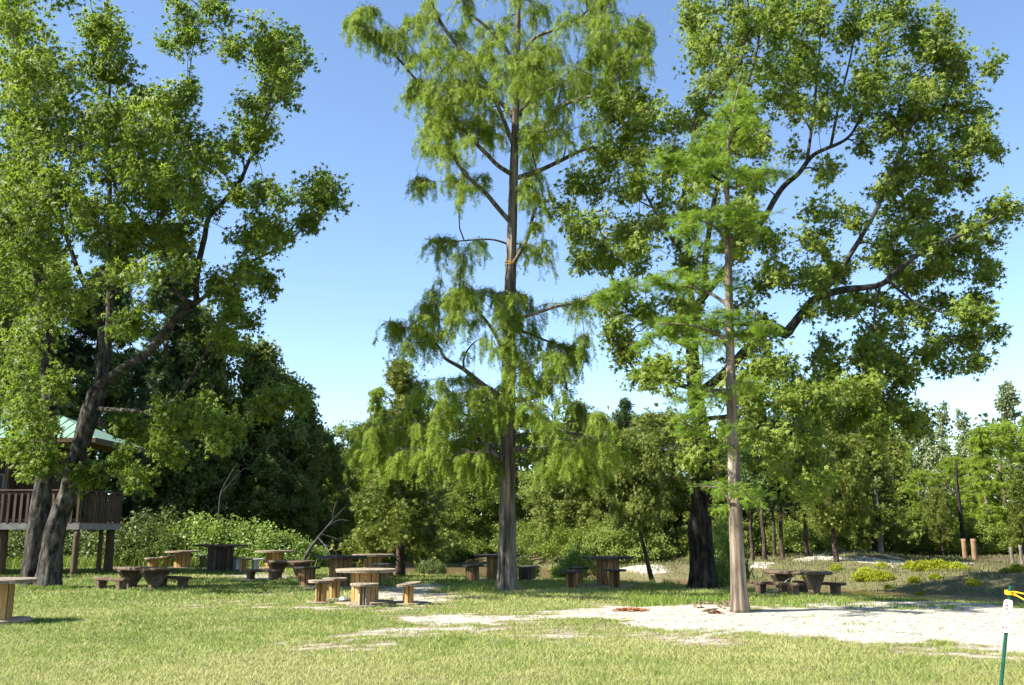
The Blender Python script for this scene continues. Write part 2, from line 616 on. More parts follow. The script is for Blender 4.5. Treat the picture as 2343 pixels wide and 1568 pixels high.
def sand_at(x, y):
    """0..1 bare sand"""
    nz = (n2(x, y, 1.1, 41, 4) - .5)
    nz2 = (n2(x, y, 5.0, 47, 3) - .5)
    s = np.zeros(x.shape)
    for P, w in zip(SANDP, SANDW):
        d = sdf_poly(P, x, y)
        s = np.maximum(s, w * sstep(.9, -.7, d + nz * 2.6 + nz2 * 2.4))
    # thin worn spots in the lawn
    worn = np.maximum(sstep(.56, .72, n2(x, y * 1.3, .55, 61, 4)) * .6 * sstep(30, 16, y), sstep(.42, .62, n2(x, y, .8, 63, 4)) * .75 * sstep(5.5, 2.5, np.hypot(x + 4, (y - 23.5) * .8)))
    return np.clip(np.maximum(s, worn * sstep(.38, .6, n2(x, y, 4, 67, 2))), 0, 1)


def axis(segs):
    out = []
    for a, b, st in segs: out.append(np.arange(a, b, st))
    out.append(np.array([segs[-1][1]]))
    return np.concatenate(out)


gx = axis([(-900, -200, 100), (-200, -60, 10), (-60, -24, 1.2), (-24, -13, .3), (-13, 16, .24), (16, 34, .4), (34, 70, 1.5), (70, 200, 10), (200, 900, 100)])
gy = axis([(-300, -20, 40), (-20, 6, 2), (6, 31, .2), (31, 56, .35), (56, 110, 1.5), (110, 240, 10), (240, 1500, 120)])
X, Y = np.meshgrid(gx, gy)
Z = gz(X, Y)
sand = sand_at(X, Y)
E, FAR = river(X, Y)
farf = FAR.astype(float)
# bare sand and mud along the creek
bank_sand = farf * sstep(.62, .72, n2(X, Y, .35, 71, 4) + .34 * np.exp(-((X - 5) ** 2 / 12 + (Y - 46) ** 2 / 14)) + .22 * np.exp(-((X - 15) ** 2 / 16 + (Y - 46.5) ** 2 / 3)))
sand_all = np.clip(np.maximum(sand * (1 - farf), bank_sand * sstep(1.0, 2.5, E) * sstep(26, 14, E)), 0, 1)
mud = sstep(1.7, .4, E + (n2(X, Y, .8, 81, 3) - .5) * 1.5) * (farf + (1 - farf) * .6)
litter = np.clip(farf * sstep(9, 16, E) + sstep(47, 52, Y - .0 * X) * (X < -2) * (1 - farf), 0, 1)
dry = np.clip(farf * sstep(.6, 2.5, E) + .0, 0, 1)
gm = MB()
nx, ny = len(gx), len(gy)
ii = (np.arange(ny - 1)[:, None] * nx + np.arange(nx - 1)[None])
gm.add(np.stack([X, Y, Z], -1).reshape(-1, 3), [np.stack([ii, ii + 1, ii + nx + 1, ii + nx], -1).reshape(-1, 4)])


def ground_mat():
    m, nt, b = new_mat('ground')
    obj = node(nt, 'ShaderNodeTexCoord').outputs['Object']
    f1 = noise(nt, 9, 6, .7, obj)
    f2 = noise(nt, .7, 4, .6, obj)
    f3 = noise(nt, 40, 3, .6, obj)
    grass = ramp(nt, f1, [(.3, (.06, .078, .02)), (.5, (.105, .125, .036)), (.72, (.19, .17, .075))])
    grass = mixc(nt, math_n(nt, 'MULTIPLY', f2, .5), grass, (.20, .175, .085))
    sandc = ramp(nt, f1, [(.25, (.22, .19, .14)), (.42, (.38, .35, .285)), (.75, (.46, .43, .365))])
    dry_c = ramp(nt, f1, [(.3, (.06, .075, .025)), (.5, (.13, .12, .055)), (.72, (.22, .185, .115))])
    lit_c = ramp(nt, f1, [(.3, (.045, .035, .022)), (.55, (.10, .075, .045)), (.75, (.11, .11, .05))])
    mud_c = ramp(nt, f1, [(.3, (.085, .055, .034)), (.7, (.19, .135, .085))])
    c = mixc(nt, attr(nt, 'dry'), grass, dry_c)
    c = mixc(nt, attr(nt, 'litter'), c, lit_c)
    c = mixc(nt, attr(nt, 'mud'), c, mud_c)
    sf = math_n(nt, 'ADD', attr(nt, 'sand'), math_n(nt, 'MULTIPLY', math_n(nt, 'SUBTRACT', f3, .5), .5))
    sfr = ramp(nt, sf, [(.22, (0, 0, 0)), (.55, (1, 1, 1))])
    dirt = ramp(nt, f1, [(.3, (.16, .12, .075)), (.7, (.31, .25, .17))])
    sd = ramp(nt, sf, [(.45, (0, 0, 0)), (.78, (1, 1, 1))])
    c = mixc(nt, sfr, c, mixc(nt, sd, dirt, sandc))
    nt.links.new(c, b.inputs['Base Color'])
    b.inputs['Roughness'].default_value = .95
    b.inputs['Specular IOR Level'].default_value = .08
    f4 = noise(nt, 3.2, 3, .55, obj)
    h = math_n(nt, 'ADD', math_n(nt, 'ADD', math_n(nt, 'MULTIPLY', f1, 1.0), math_n(nt, 'MULTIPLY', f4, 1.6)), math_n(nt, 'MULTIPLY', f3, .5))
    bump(nt, b, h, .6, .055)
    return m


M['ground'] = ground_mat()
go = gm.build('ground', M['ground'], smooth=True)
tag(go, 'mown lawn with white sand patches sloping down to the creek', 'ground', kind='structure')
for nm, a in (('sand', sand_all), ('mud', mud), ('litter', litter), ('dry', dry)):
    t = go.data.attributes.new(nm, 'FLOAT', 'POINT')
    t.data.foreach_set('value', a.astype(np.float32).ravel())


def water():
    m, nt, b = new_mat('creek water')
    b.inputs['Base Color'].default_value = (.17, .115, .06, 1)
    b.inputs['Roughness'].default_value = .16
    b.inputs['Specular IOR Level'].default_value = .45
    b.inputs['IOR'].default_value = 1.33
    f = noise(nt, 1.3, 3, .5, stretch=(1, 2.2, 1))
    bump(nt, b, f, .25, .05)
    mb = MB()
    mb.add([(-150, 12, WATER_Z), (150, 12, WATER_Z), (150, 100, WATER_Z), (-150, 100, WATER_Z)], [[[0, 1, 2, 3]]])
    o = mb.build('creek_water', m)
    tag(o, 'narrow brown creek below the sandy bank', 'water', kind='structure')


water()

# ------------------------------------------------------------------ trees
class Skel:
    def __init__(s):
        s.P, s.D, s.R = [], [], []

    def add(s, pts):
        pts = np.asarray(pts)
        s.P.append(pts[:, :3]); s.R.append(pts[:, 3])
        s.D.append(unit(np.gradient(pts[:, :3], axis=0)))

    def arr(s):
        s.P, s.D, s.R = [np.concatenate(s.P)], [np.concatenate(s.D)], [np.concatenate(s.R)]
        return s.P[0], s.D[0], s.R[0]


def grow(sk, C, rng, up=.25, below=1.0, sag=0.0, rk=.011, zmin=None, k=7):
    """join every clump centre to the nearest good place of the skeleton by a bent branch"""
    P, D, R = sk.arr()
    C = np.asarray(C)
    dist = np.array([np.min(np.linalg.norm(P - c, axis=1)) for c in C])
    out = [None] * len(C)
    order = np.argsort(dist)
    cap = len(P) + len(C) * k
    PP = np.zeros((cap, 3)); DD = np.zeros((cap, 3)); RR = np.zeros(cap)
    n = len(P)
    PP[:n], DD[:n], RR[:n] = P, D, R
    for ci in order:
        c = C[ci]
        v = c - PP[:n]
        L = np.linalg.norm(v, axis=1) + 1e-6
        el = v[:, 2] / L
        cost = L * (1 + below * np.clip(up - el, 0, 2)) + .15 * (RR[:n] < .02)
        if zmin is not None: cost = cost + 50 * (PP[:n, 2] < zmin)
        j = int(np.argmin(cost))
        p0, l = PP[j], L[j]
        d0 = unit(DD[j] * .6 + v[j] / l * .9 + np.array([0, 0, .25]) + rng.normal(0, .2, 3))
        p1 = p0 + d0 * l * .4
        p2 = c - (v[j] / l) * l * .3 + np.array([0, 0, l * (.10 + sag)]) + rng.normal(0, .07, 3) * l
        t = np.linspace(0, 1, k)[:, None]
        B = (1 - t) ** 3 * p0 + 3 * (1 - t) ** 2 * t * p1 + 3 * (1 - t) * t * t * p2 + t ** 3 * c
        r0 = min(RR[j] * .75, .012 + rk * l)
        r = r0 * (1 - t[:, 0]) ** .8 + .006
        B4 = np.c_[B, r]
        out[ci] = B4
        PP[n:n + k] = B; DD[n:n + k] = unit(np.gradient(B, axis=0)); RR[n:n + k] = r
        n += k
    return out


def blob_centres(blobs, D0, dens, rng, axis_pts, Rc, dmul=.8, low=780, fwd=0.0):
    """fill picture-traced lobes with clump centres spread through the crown's depth"""
    C, S = [], []
    for b in blobs:
        vx, vy, rx, ry = b[:4]
        w = b[4] if len(b) > 4 else 1.0
        n = max(1, int(round(dens * w * rx * ry / 2500.0 + rng.random() * .6)))
        for _ in range(n):
            a = rng.random() * 2 * np.pi; q = math.sqrt(rng.random())
            px, py = vx + math.cos(a) * q * rx * .82, vy + math.sin(a) * q * ry * .82
            c = at(px, py, D0)
            ax = np.interp(c[2], axis_pts[:, 2], axis_pts[:, 0])
            h = abs(c[0] - ax)
            off = rng.uniform(-1, 1 if vy < low else .45) * (dmul if vy < low else 1.0) * math.sqrt(max(Rc * Rc - h * h, (Rc * .3) ** 2))
            if fwd and vy < 640: off = off * .6 - fwd * rng.random()
            c = at(px, py, D0 + off)
            C.append(c); S.append(min(rx, ry) / FPX * D0)
    return np.array(C), np.array(S)


def tips(C, S, limbs, D):
    """leafy ends for every limb"""
    E = []
    for L in limbs:
        p = spline(limb_pts(L, D), .3)
        for f in (1.0, .9, .78):
            E.append(p[int(f * (len(p) - 1)), :3] + np.array([0, 0, .1]))
    return np.concatenate([C, np.array(E)]), np.concatenate([S, np.full(len(E), .4)])


def sph(rng, n):
    return unit(rng.normal(0, 1, (n, 3))) * (rng.random((n, 1)) ** (1 / 2.4))


def gum_foliage(mbL, mbT, C, Rr, br, rng, nt=9, nl=13, size=(.075, .125), tpl=STAR, tb=0.5):
    A, B = [], []
    ctint = []
    for c, r, b in zip(C, Rr, br):
        k = len(b)
        idx = rng.integers(k // 2, k, nt)
        s = b[idx, :3]
        e = c + sph(rng, nt) * np.array([r, r, r * .85]) + np.array([0, 0, r * .1])
        A.append(s); B.append(e)
        ctint.append(np.full(nt, rng.normal(0, .13)))
    A = np.concatenate(A); B = np.concatenate(B); ctint = np.concatenate(ctint)
    prisms3(mbT, A, B, np.full(len(A), .007), np.full(len(A), .003))
    n = len(A) * nl
    t = .25 + .8 * rng.random((len(A), nl, 1))
    P = (A[:, None] + (B - A)[:, None] * t + rng.normal(0, .115, (len(A), nl, 3))).reshape(-1, 3)
    out = np.repeat(unit(B - A), nl, 0)
    Yv = unit(rng.normal(0, .75, (n, 3)) + out * .5 + np.array([0, 0, -.45]))
    Zv = unit(rng.normal(0, .55, (n, 3)) + out * .2 + np.array([-.5, -.4, .65]))
    S = rng.uniform(size[0], size[1], n)
    tint = np.clip(tb + np.repeat(ctint, nl) + rng.normal(0, .2, n), 0, 1)
    leaves(mbL, tpl, P, Yv, Zv, S, tint)


def feather_foliage(mbL, mbT, C, Rr, br, rng, nt=9, ns=15, droop=.7, spread=.45, size=(.13, .23), flat=False, tb=.5, tpl=FEATH):
    A, Mx, B, ct = [], [], [], []
    for c, r, b in zip(C, Rr, br):
        k = len(b)
        u = rng.uniform(.3, 1, nt) * (k - 1)
        i0 = np.minimum(u.astype(int), k - 2)
        fr = (u - i0)[:, None]
        s = b[i0, :3] * (1 - fr) + b[i0 + 1, :3] * fr
        a = rng.random(nt) * 2 * np.pi
        q = np.sqrt(rng.random(nt)) * r * (1.2 if flat else 1.0)
        hz = np.stack([np.cos(a) * q, np.sin(a) * q, np.zeros(nt)], 1)
        s2 = s
        dr = rng.uniform(.25, 1.0, nt) * droop
        e = s2 + hz * (1.0 if flat else spread / .45) + np.stack([np.zeros(nt)] * 2 + [-dr + rng.normal(0, .08, nt)], 1)
        m = s2 + hz * .75 + np.array([0, 0, .10 if not flat else .05])
        A.append(s2); Mx.append(m); B.append(e); ct.append(np.full(nt, rng.normal(0, .12)))
    A, Mx, B, ct = map(np.concatenate, (A, Mx, B, ct))
    prisms3(mbT, A, Mx, np.full(len(A), .006), np.full(len(A), .004))
    prisms3(mbT, Mx, B, np.full(len(A), .004), np.full(len(A), .002))
    N = len(A)
    t = rng.random((N, ns, 1)) * .95 + .05
    P = ((1 - t) ** 2 * A[:, None] + 2 * (1 - t) * t * Mx[:, None] + t * t * B[:, None])
    Tn = unit(2 * (1 - t) * (Mx - A)[:, None] + 2 * t * (B - Mx)[:, None])
    n = N * ns
    Tn = Tn.reshape(-1, 3); P = P.reshape(-1, 3) + rng.normal(0, .02, (n, 3))
    if flat:
        Yv = unit(Tn * .7 + rng.normal(0, .65, (n, 3)) * np.array([1, 1, .35]) + np.array([0, 0, -.05]))
        Zv = unit(rng.normal(0, .35, (n, 3)) + np.array([0, 0, 1.0]))
    else:
        Yv = unit(Tn * .6 + rng.normal(0, .42, (n, 3)) + np.array([0, 0, -.75]))
        Zv = unit(rng.normal(0, 1, (n, 3)) + np.array([-.3, -.6, .5]))
    S = rng.uniform(size[0], size[1], n)
    tint = np.clip(tb + np.repeat(ct, ns) + rng.normal(0, .18, n), 0, 1)
    leaves(mbL, tpl, P, Yv, Zv, S, tint)


def limb_pts(pts, D0):
    """[(vx, vy, depth offset, radius)] -> world points"""
    return np.array([[*at(p[0], p[1], D0 + p[2]), p[3]] for p in pts])


def tree_obj(name, base, label, cat='tree', group=None):
    e = empty(name, base)
    tag(e, label, cat, group)
    return e


def branches_build(br, root, base, mat, name='branches', sides=5):
    mb = MB()
    for b in br: tube(mb, b, sides, cap=False)
    return mb.build(name, mat, root, base, smooth=True, kind='stuff')


# ---- large sweetgum pair on the left
def left_gum():
    rng = np.random.default_rng(11)
    D = 28.0
    bz = gz1(xof(105, D), D)
    base = np.array([xof(105, D), D, bz])
    root = tree_obj('sweetgum_tree', base, 'big double-trunked sweetgum shading the raised wooden cabin', 'tree')
    sk = Skel()
    A = limb_pts([(109, 1352, -.1, .37), (113, 1310, -.1, .33), (122, 1240, -.1, .29), (131, 1196, -.1, .26), (161, 1110, 0, .25), (184, 1023, 0, .245), (205, 950, 0, .25), (224, 890, 0, .26)], D)
    Bt = limb_pts([(72, 1350, .25, .33), (76, 1300, .25, .31), (88, 1196, .25, .29), (98, 1110, .2, .25), (112, 1023, .1, .2), (114, 936, .1, .2), (110, 850, .1, .2), (106, 737, .1, .18), (90, 640, .1, .15), (79, 544, .1, .12), (72, 440, .2, .10), (60, 300, .3, .08), (42, 150, .4, .06), (30, -20, .5, .04), (28, -140, .6, .02)], D)
    for nm, L, fl in (('trunk', A, 5), ('trunk', Bt, 4)):
        mb = MB()
        S = spline(L, .09)
        tube(mb, S, 40, .16, 3 + fl, 9, 3.0, fl, .5)
        mb.build(nm, M['bark_gum'], root, base, smooth=True)
        sk.add(S[::3])
    limbs = [
        [(222, 892, 0, .21), (245, 868, -.1, .19), (270, 852, -.2, .175), (335, 810, -.4, .16), (378, 760, -.5, .15), (416, 712, -.6, .145), (449, 692, -.6, .13), (447, 668, -.6, .115), (455, 602, -.7, .11), (468, 544, -.8, .10), (478, 498, -.8, .095), (513, 460, -.9, .085), (548, 417, -1, .075), (571, 366, -1, .065), (594, 320, -1, .055), (617, 231, -1.1, .045), (640, 154, -1.2, .03), (652, 96, -1.2, .015)],
        [(447, 694, -.6, .10), (424, 687, -.5, .09), (386, 650, -.3, .08), (382, 594, -.2, .07), (347, 532, 0, .065), (301, 486, .3, .05), (262, 420, .5, .04), (240, 340, .6, .02)],
        [(226, 884, 0, .16), (231, 814, .1, .13), (231, 756, .2, .115), (216, 698, .2, .105), (185, 633, .2, .095), (166, 583, .2, .085), (139, 501, .1, .075), (120, 417, 0, .06), (96, 328, -.2, .05), (66, 231, -.3, .03), (50, 130, -.3, .015)],
        [(224, 890, .3, .16), (243, 830, .9, .15), (248, 775, 1.1, .14), (251, 660, 1.3, .125), (248, 544, 1.4, .115), (251, 463, 1.4, .10), (247, 270, 1.6, .08), (253, 154, 1.6, .06), (247, 0, 1.6, .04), (245, -140, 1.6, .02)],
        [(212, 935, 0, .10), (250, 938, -.4, .09), (300, 940, -.9, .07), (345, 948, -1.3, .05), (430, 965, -2, .03), (530, 990, -2.6, .015)],
        [(205, 962, 0, .12), (240, 970, .1, .11), (285, 988, .2, .10), (312, 990, .3, .07)],
        [(449, 694, -.6, .08), (500, 654, -.7, .065), (571, 602, -.8, .055), (640, 566, -.8, .045), (690, 525, -.9, .03), (760, 442, -1, .012)],
        [(300, 940, -.9, .07), (386, 925, .3, .07), (440, 860, .8, .065), (494, 760, 1, .05), (540, 671, 1.1, .035), (552, 620, 1.1, .015)],
        [(240, 700, 1.2, .06), (290, 640, 1.2, .05), (345, 560, 1.3, .045), (390, 430, 1.4, .04), (420, 300, 1.4, .03), (440, 120, 1.4, .02), (470, 20, 1.4, .012)],
        [(110, 820, .1, .10), (60, 770, -.3, .08), (10, 730, -.6, .06), (-60, 690, -.9, .03)],
        [(160, 1115, 0, .09), (180, 1105, -.4, .08), (205, 1098, -.7, .06)],
    ]
    for L in limbs:
        S = spline(limb_pts(L, D) * np.array([1, 1, 1, .8]), .15)
        mb = MB()
        tube(mb, S, 12, .14, 7, 5, 2.5)
        mb.build('limb', M['bark_limb'] if L[0][3] < .15 else M['bark_gum'], root, base, smooth=True)
        sk.add(S[::2])
    blobs = [(30, 40, 55, 70), (60, 160, 70, 70), (130, 210, 60, 70, .8), (40, 280, 60, 80), (-60, 200, 60, 160, .7), (235, 60, 38, 70), (240, 160, 42, 60), (160, 320, 70, 60), (250, 290, 70, 60),
             (440, 40, 40, 30), (500, 45, 40, 22, .7), (400, 100, 45, 30), (340, 230, 60, 35), (420, 215, 45, 30), (600, 75, 25, 30), (545, 115, 30, 25), (610, 140, 50, 40), (670, 130, 40, 40), (640, 205, 50, 40), (590, 250, 40, 40),
             (545, 310, 45, 40), (600, 330, 20, 25), (330, 330, 60, 50), (430, 310, 60, 50), (270, 400, 80, 50), (120, 420, 80, 70), (30, 420, 60, 70), (400, 390, 60, 40), (500, 370, 40, 40),
             (430, 440, 60, 40), (350, 450, 50, 40), (540, 450, 40, 22), (600, 440, 40, 22, .8), (670, 455, 40, 22), (745, 430, 35, 25), (770, 460, 18, 30), (700, 500, 40, 25), (610, 510, 50, 30), (560, 560, 50, 28), (640, 555, 40, 22),
             (200, 500, 80, 60), (70, 540, 70, 70), (310, 540, 60, 40), (400, 550, 40, 40), (500, 500, 30, 30, .6), (130, 640, 70, 50), (30, 650, 50, 60), (300, 620, 60, 40), (390, 620, 30, 30), (170, 700, 60, 40, .6), (60, 760, 60, 50),
             (300, 720, 40, 30), (300, 770, 40, 26, .6), (500, 650, 35, 30), (560, 630, 40, 30), (600, 665, 40, 35), (520, 710, 35, 30), (580, 720, 30, 30), (480, 770, 35, 25), (540, 790, 30, 30),
             (40, 850, 60, 50), (110, 900, 50, 40), (30, 950, 60, 50), (100, 990, 50, 40), (40, 1050, 55, 35), (110, 1070, 45, 25), (370, 950, 40, 30), (440, 930, 45, 30), (430, 985, 60, 30), (510, 960, 40, 25, .8), (520, 1010, 35, 25, .7), (640, 905, 45, 24, 1.6), (690, 920, 30, 20, 1.6), (590, 930, 40, 24, 1.2),
             (275, 1065, 40, 30, .7), (330, 1085, 40, 35, .8), (380, 1050, 40, 30, .7), (340, 1010, 40, 25, .7), (120, -60, 160, 60, .7), (420, -60, 160, 50, .6), (-80, 500, 60, 120, .7), (-70, 850, 60, 120, .6)]
    ax = A[np.argsort(A[:, 2])]
    C, Sz = blob_centres(blobs, D, 5.2, rng, ax, 5.4, .9, 1e9, 5.2)
    C, Sz = tips(C, Sz, limbs, D)
    br = grow(sk, C, rng, zmin=2.5)
    branches_build(br, root, base, M['bark_limb'])
    mbL, mbT = MB(), MB()
    gum_foliage(mbL, mbT, C, np.clip(Sz * 1.5, .58, 1.0), br, rng, 10, 17, (.07, .155))
    mbT.build('twigs', M['bark_limb'], root, base, kind='stuff')
    mbL.build('crown', M['gum'], root, base, kind='stuff')


def right_gum():
    rng = np.random.default_rng(23)
    D = 27.6
    base = np.array([xof(1606, D), D, gz1(xof(1606, D), D)])
    root = tree_obj('sweetgum_tree', base, 'big sweetgum with a dark thick trunk and a knobby limb bending out to one side', 'tree')
    sk = Skel()
    T = limb_pts([(1606, 1350, 0, .44), (1606, 1330, 0, .38), (1607, 1300, 0, .35), (1603, 1250, 0, .33), (1601, 1210, 0, .325), (1604, 1160, 0, .295), (1607, 1060, 0, .275), (1604, 990, 0, .25), (1596, 945, 0, .225), (1586, 860, 0, .2), (1583, 790, 0, .18), (1584, 745, 0, .19), (1590, 700, 0, .19)], D)
    S = spline(T, .09)
    mb = MB(); tube(mb, S, 44, .16, 31, 9, 3, 5, .5)
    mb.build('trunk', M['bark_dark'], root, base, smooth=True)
    sk.add(S[::3])
    limbs = [
        [(1588, 705, 0, .13), (1577, 660, -.1, .115), (1574, 600, -.2, .11), (1572, 520, -.2, .10), (1566, 432, -.2, .095), (1585, 324, -.3, .085), (1594, 259, -.3, .075), (1640, 194, -.4, .06), (1689, 151, -.4, .055), (1702, 86, -.4, .045), (1710, 0, -.4, .035), (1712, -120, -.4, .015)],
        [(1592, 705, .1, .14), (1611, 660, .3, .12), (1613, 594, .5, .11), (1630, 480, .8, .10), (1650, 388, 1, .09), (1690, 250, 1.2, .07), (1730, 120, 1.3, .05), (1745, -20, 1.3, .03), (1750, -140, 1.3, .012)],
        [(1600, 900, 0, .17), (1640, 868, -.3, .165), (1677, 835, -.5, .16), (1702, 805, -.6, .155), (1740, 772, -.8, .15), (1760, 752, -.9, .17), (1775, 752, -1, .20), (1797, 764, -1, .19), (1810, 748, -1.1, .16), (1832, 720, -1.2, .14), (1862, 685, -1.3, .13), (1922, 665, -1.5, .12), (2013, 652, -1.8, .10), (2043, 625, -1.9, .09), (2113, 575, -2, .07), (2158, 554, -2.1, .06), (2240, 520, -2.2, .04), (2305, 480, -2.3, .015)],
        [(1862, 685, -1.3, .10), (1902, 645, -1.2, .095), (1940, 590, -1.1, .09), (1980, 525, -1, .08), (2013, 462, -.9, .075), (2039, 401, -.8, .065), (2064, 337, -.7, .055), (2107, 237, -.6, .04), (2140, 140, -.5, .03), (2160, 60, -.5, .015)],
        [(1600, 690, .2, .15), (1652, 625, .5, .135), (1690, 570, .7, .125), (1741, 509, .9, .12), (1788, 432, 1.1, .11), (1827, 397, 1.2, .10), (1862, 354, 1.3, .09), (1935, 319, 1.4, .06), (1969, 268, 1.5, .05), (2010, 190, 1.5, .03), (2030, 120, 1.5, .015)],
        [(1845, 375, 1.25, .07), (1855, 302, 1.2, .065), (1866, 207, 1.1, .055), (1875, 100, 1, .04), (1880, -20, 1, .02)],
        [(1900, 336, 1.35, .06), (1922, 224, 1.6, .05), (1943, 142, 1.8, .04), (1956, 65, 1.9, .03), (1965, -30, 2, .015)],
        [(1588, 890, 0, .10), (1550, 880, -.4, .085), (1511, 868, -.8, .075), (1481, 890, -1.1, .06), (1440, 830, -1.4, .05), (1400, 770, -1.6, .03)],
        [(1582, 800, 0, .08), (1530, 770, .5, .07), (1470, 730, .9, .06), (1420, 690, 1.2, .05), (1390, 600, 1.4, .035), (1370, 520, 1.5, .02)],
        [(1600, 960, .1, .09), (1680, 950, -.2, .08), (1760, 925, -.6, .07), (1850, 905, -1, .06), (1940, 890, -1.3, .05), (2040, 930, -1.6, .03), (2090, 970, -1.8, .015)],
        [(1680, 950, -.2, .05), (1740, 1000, -.5, .045), (1810, 1050, -.8, .03), (1860, 1110, -1, .015)],
        [(2013, 652, -1.8, .05), (2000, 720, -2, .04), (2005, 790, -2.1, .03), (1995, 860, -2.2, .015)],
        [(2030, 640, -1.9, .05), (2090, 690, -2.3, .04), (2170, 720, -2.6, .03), (2250, 740, -2.8, .012)],
        [(1574, 600, -.2, .06), (1520, 520, -.6, .05), (1470, 430, -.9, .04), (1430, 320, -1.1, .03), (1420, 240, -1.1, .015)],
    ]
    for k, L in enumerate(limbs):
        S = spline(limb_pts(L, D) * np.array([1, 1, 1, .8]), .14)
        mb = MB(); tube(mb, S, 14 if k == 2 else 10, .2 if k == 2 else .12, 9 + k, 5, 2.5)
        mb.build('limb', M['bark_gum'] if L[0][3] > .13 else M['bark_limb'], root, base, smooth=True)
        sk.add(S[::2])
    blobs = [(1590, 40, 40, 50), (1600, 130, 45, 50), (1670, 60, 45, 60), (1690, 150, 50, 50), (1620, 210, 50, 40), (1570, 270, 40, 35, .8), (1760, 50, 50, 60), (1840, 50, 45, 50), (1770, 150, 50, 50), (1850, 150, 50, 50), (1800, 240, 60, 45), (1890, 240, 45, 40),
             (1720, 250, 40, 40), (1930, 60, 40, 50, .7), (1990, 50, 40, 40, .7), (2050, 40, 45, 35, .8), (2000, 140, 40, 50, .6), (1960, 200, 30, 40, .6), (2110, 80, 50, 45), (2160, 130, 50, 50), (2100, 170, 45, 45), (2190, 200, 50, 50), (2110, 260, 55, 50), (2210, 280, 55, 50),
             (2280, 145, 16, 14, .8), (2280, 330, 25, 25), (2060, 310, 45, 40), (2150, 350, 60, 45), (2240, 350, 40, 35), (2070, 390, 50, 40), (2180, 420, 50, 35), (2110, 460, 55, 40), (2030, 450, 40, 35), (2050, 520, 50, 40), (2120, 540, 45, 35), (2190, 500, 30, 30, .6), (2200, 560, 45, 30), (2270, 510, 40, 35), (2320, 470, 16, 25), (2260, 590, 35, 25), (2190, 620, 40, 24, .7),
             (1990, 580, 40, 35), (1880, 395, 20, 40, .9), (1885, 480, 25, 40, .9), (1870, 560, 45, 40), (1930, 500, 30, 40, .6), (1930, 610, 40, 35), (1760, 330, 50, 40), (1700, 340, 45, 40), (1640, 310, 50, 40), (1620, 400, 55, 40), (1560, 360, 40, 40, .8), (1500, 270, 45, 40), (1430, 230, 50, 40), (1370, 260, 35, 40, .7), (1450, 330, 55, 40), (1370, 360, 40, 40), (1320, 420, 35, 40), (1410, 430, 50, 40), (1500, 410, 50, 40),
             (1280, 470, 25, 35, .8), (1340, 520, 40, 40), (1420, 520, 50, 40), (1500, 500, 45, 40), (1560, 480, 35, 40, .6), (1310, 600, 30, 35), (1380, 600, 45, 30), (1460, 590, 50, 35), (1540, 570, 35, 30, .6), (1720, 430, 40, 40), (1700, 500, 40, 35), (1760, 560, 45, 35), (1800, 620, 50, 35), (1740, 640, 30, 30), (1860, 640, 40, 30),
             (1890, 700, 45, 30), (1940, 690, 35, 25), (1410, 680, 40, 28, .8), (1470, 690, 40, 28), (1390, 750, 30, 30, .8), (1440, 790, 30, 30, .8), (1510, 750, 40, 30, .8), (1530, 830, 40, 35), (1480, 860, 35, 30, .8), (1570, 760, 20, 40, .6), (1690, 690, 25, 30, .7), (1640, 740, 25, 30, .7),
             (1990, 690, 35, 30), (2060, 690, 40, 28, .7), (2030, 760, 45, 35), (2110, 730, 35, 28, .8), (2170, 700, 40, 26), (2240, 700, 35, 22), (2270, 745, 22, 20), (2200, 770, 40, 28), (2130, 800, 45, 30), (2050, 830, 45, 32), (1980, 800, 40, 30), (2230, 830, 25, 25, .8), (2150, 850, 20, 16), (1970, 870, 45, 32), (1890, 820, 45, 35), (1810, 830, 45, 35), (1750, 850, 40, 35), (1720, 920, 35, 40), (1800, 910, 45, 35), (1880, 900, 50, 35), (1960, 930, 45, 30), (2040, 960, 35, 28), (2095, 980, 22, 20, .8), (2030, 1000, 30, 20, .6),
             (1590, 990, 28, 22), (1600, 1040, 30, 26), (1580, 1075, 14, 12), (1720, 990, 35, 30), (1790, 1000, 40, 30), (1850, 1000, 35, 30, .8), (1780, 1070, 40, 30), (1850, 1070, 40, 35), (1890, 1120, 30, 30), (1830, 1140, 35, 25, .8), (1700, 1060, 25, 25, .6),
             (1960, 900, 60, 40), (2040, 940, 50, 35), (1880, 950, 60, 40), (2090, 975, 30, 22), (1960, 970, 50, 25), (2060, 860, 45, 30), (2010, 250, 50, 50, .8), (1990, 330, 30, 40, .6), (2150, 600, 60, 30), (2100, 640, 50, 25), (2250, 640, 35, 20), (1740, 780, 40, 40), (1660, 880, 40, 40), (1680, 560, 40, 40), (1590, 620, 40, 40, .8), (1560, 700, 30, 40), (2060, 600, 50, 35), (1640, -50, 110, 50, .7), (1850, -50, 110, 50, .7), (2050, -40, 90, 40, .6)]
    C, Sz = blob_centres(blobs, D, 5.0, rng, T[np.argsort(T[:, 2])], 6.2, .72)
    C, Sz = tips(C, Sz, limbs, D)
    br = grow(sk, C, rng, zmin=2.2)
    branches_build(br, root, base, M['bark_limb'])
    mbL, mbT = MB(), MB()
    gum_foliage(mbL, mbT, C, np.clip(Sz * 1.45, .56, .95), br, rng, 10, 17, (.07, .155), tb=.64)
    mbT.build('twigs', M['bark_limb'], root, base, kind='stuff')
    mbL.build('crown', M['gum'], root, base, kind='stuff')


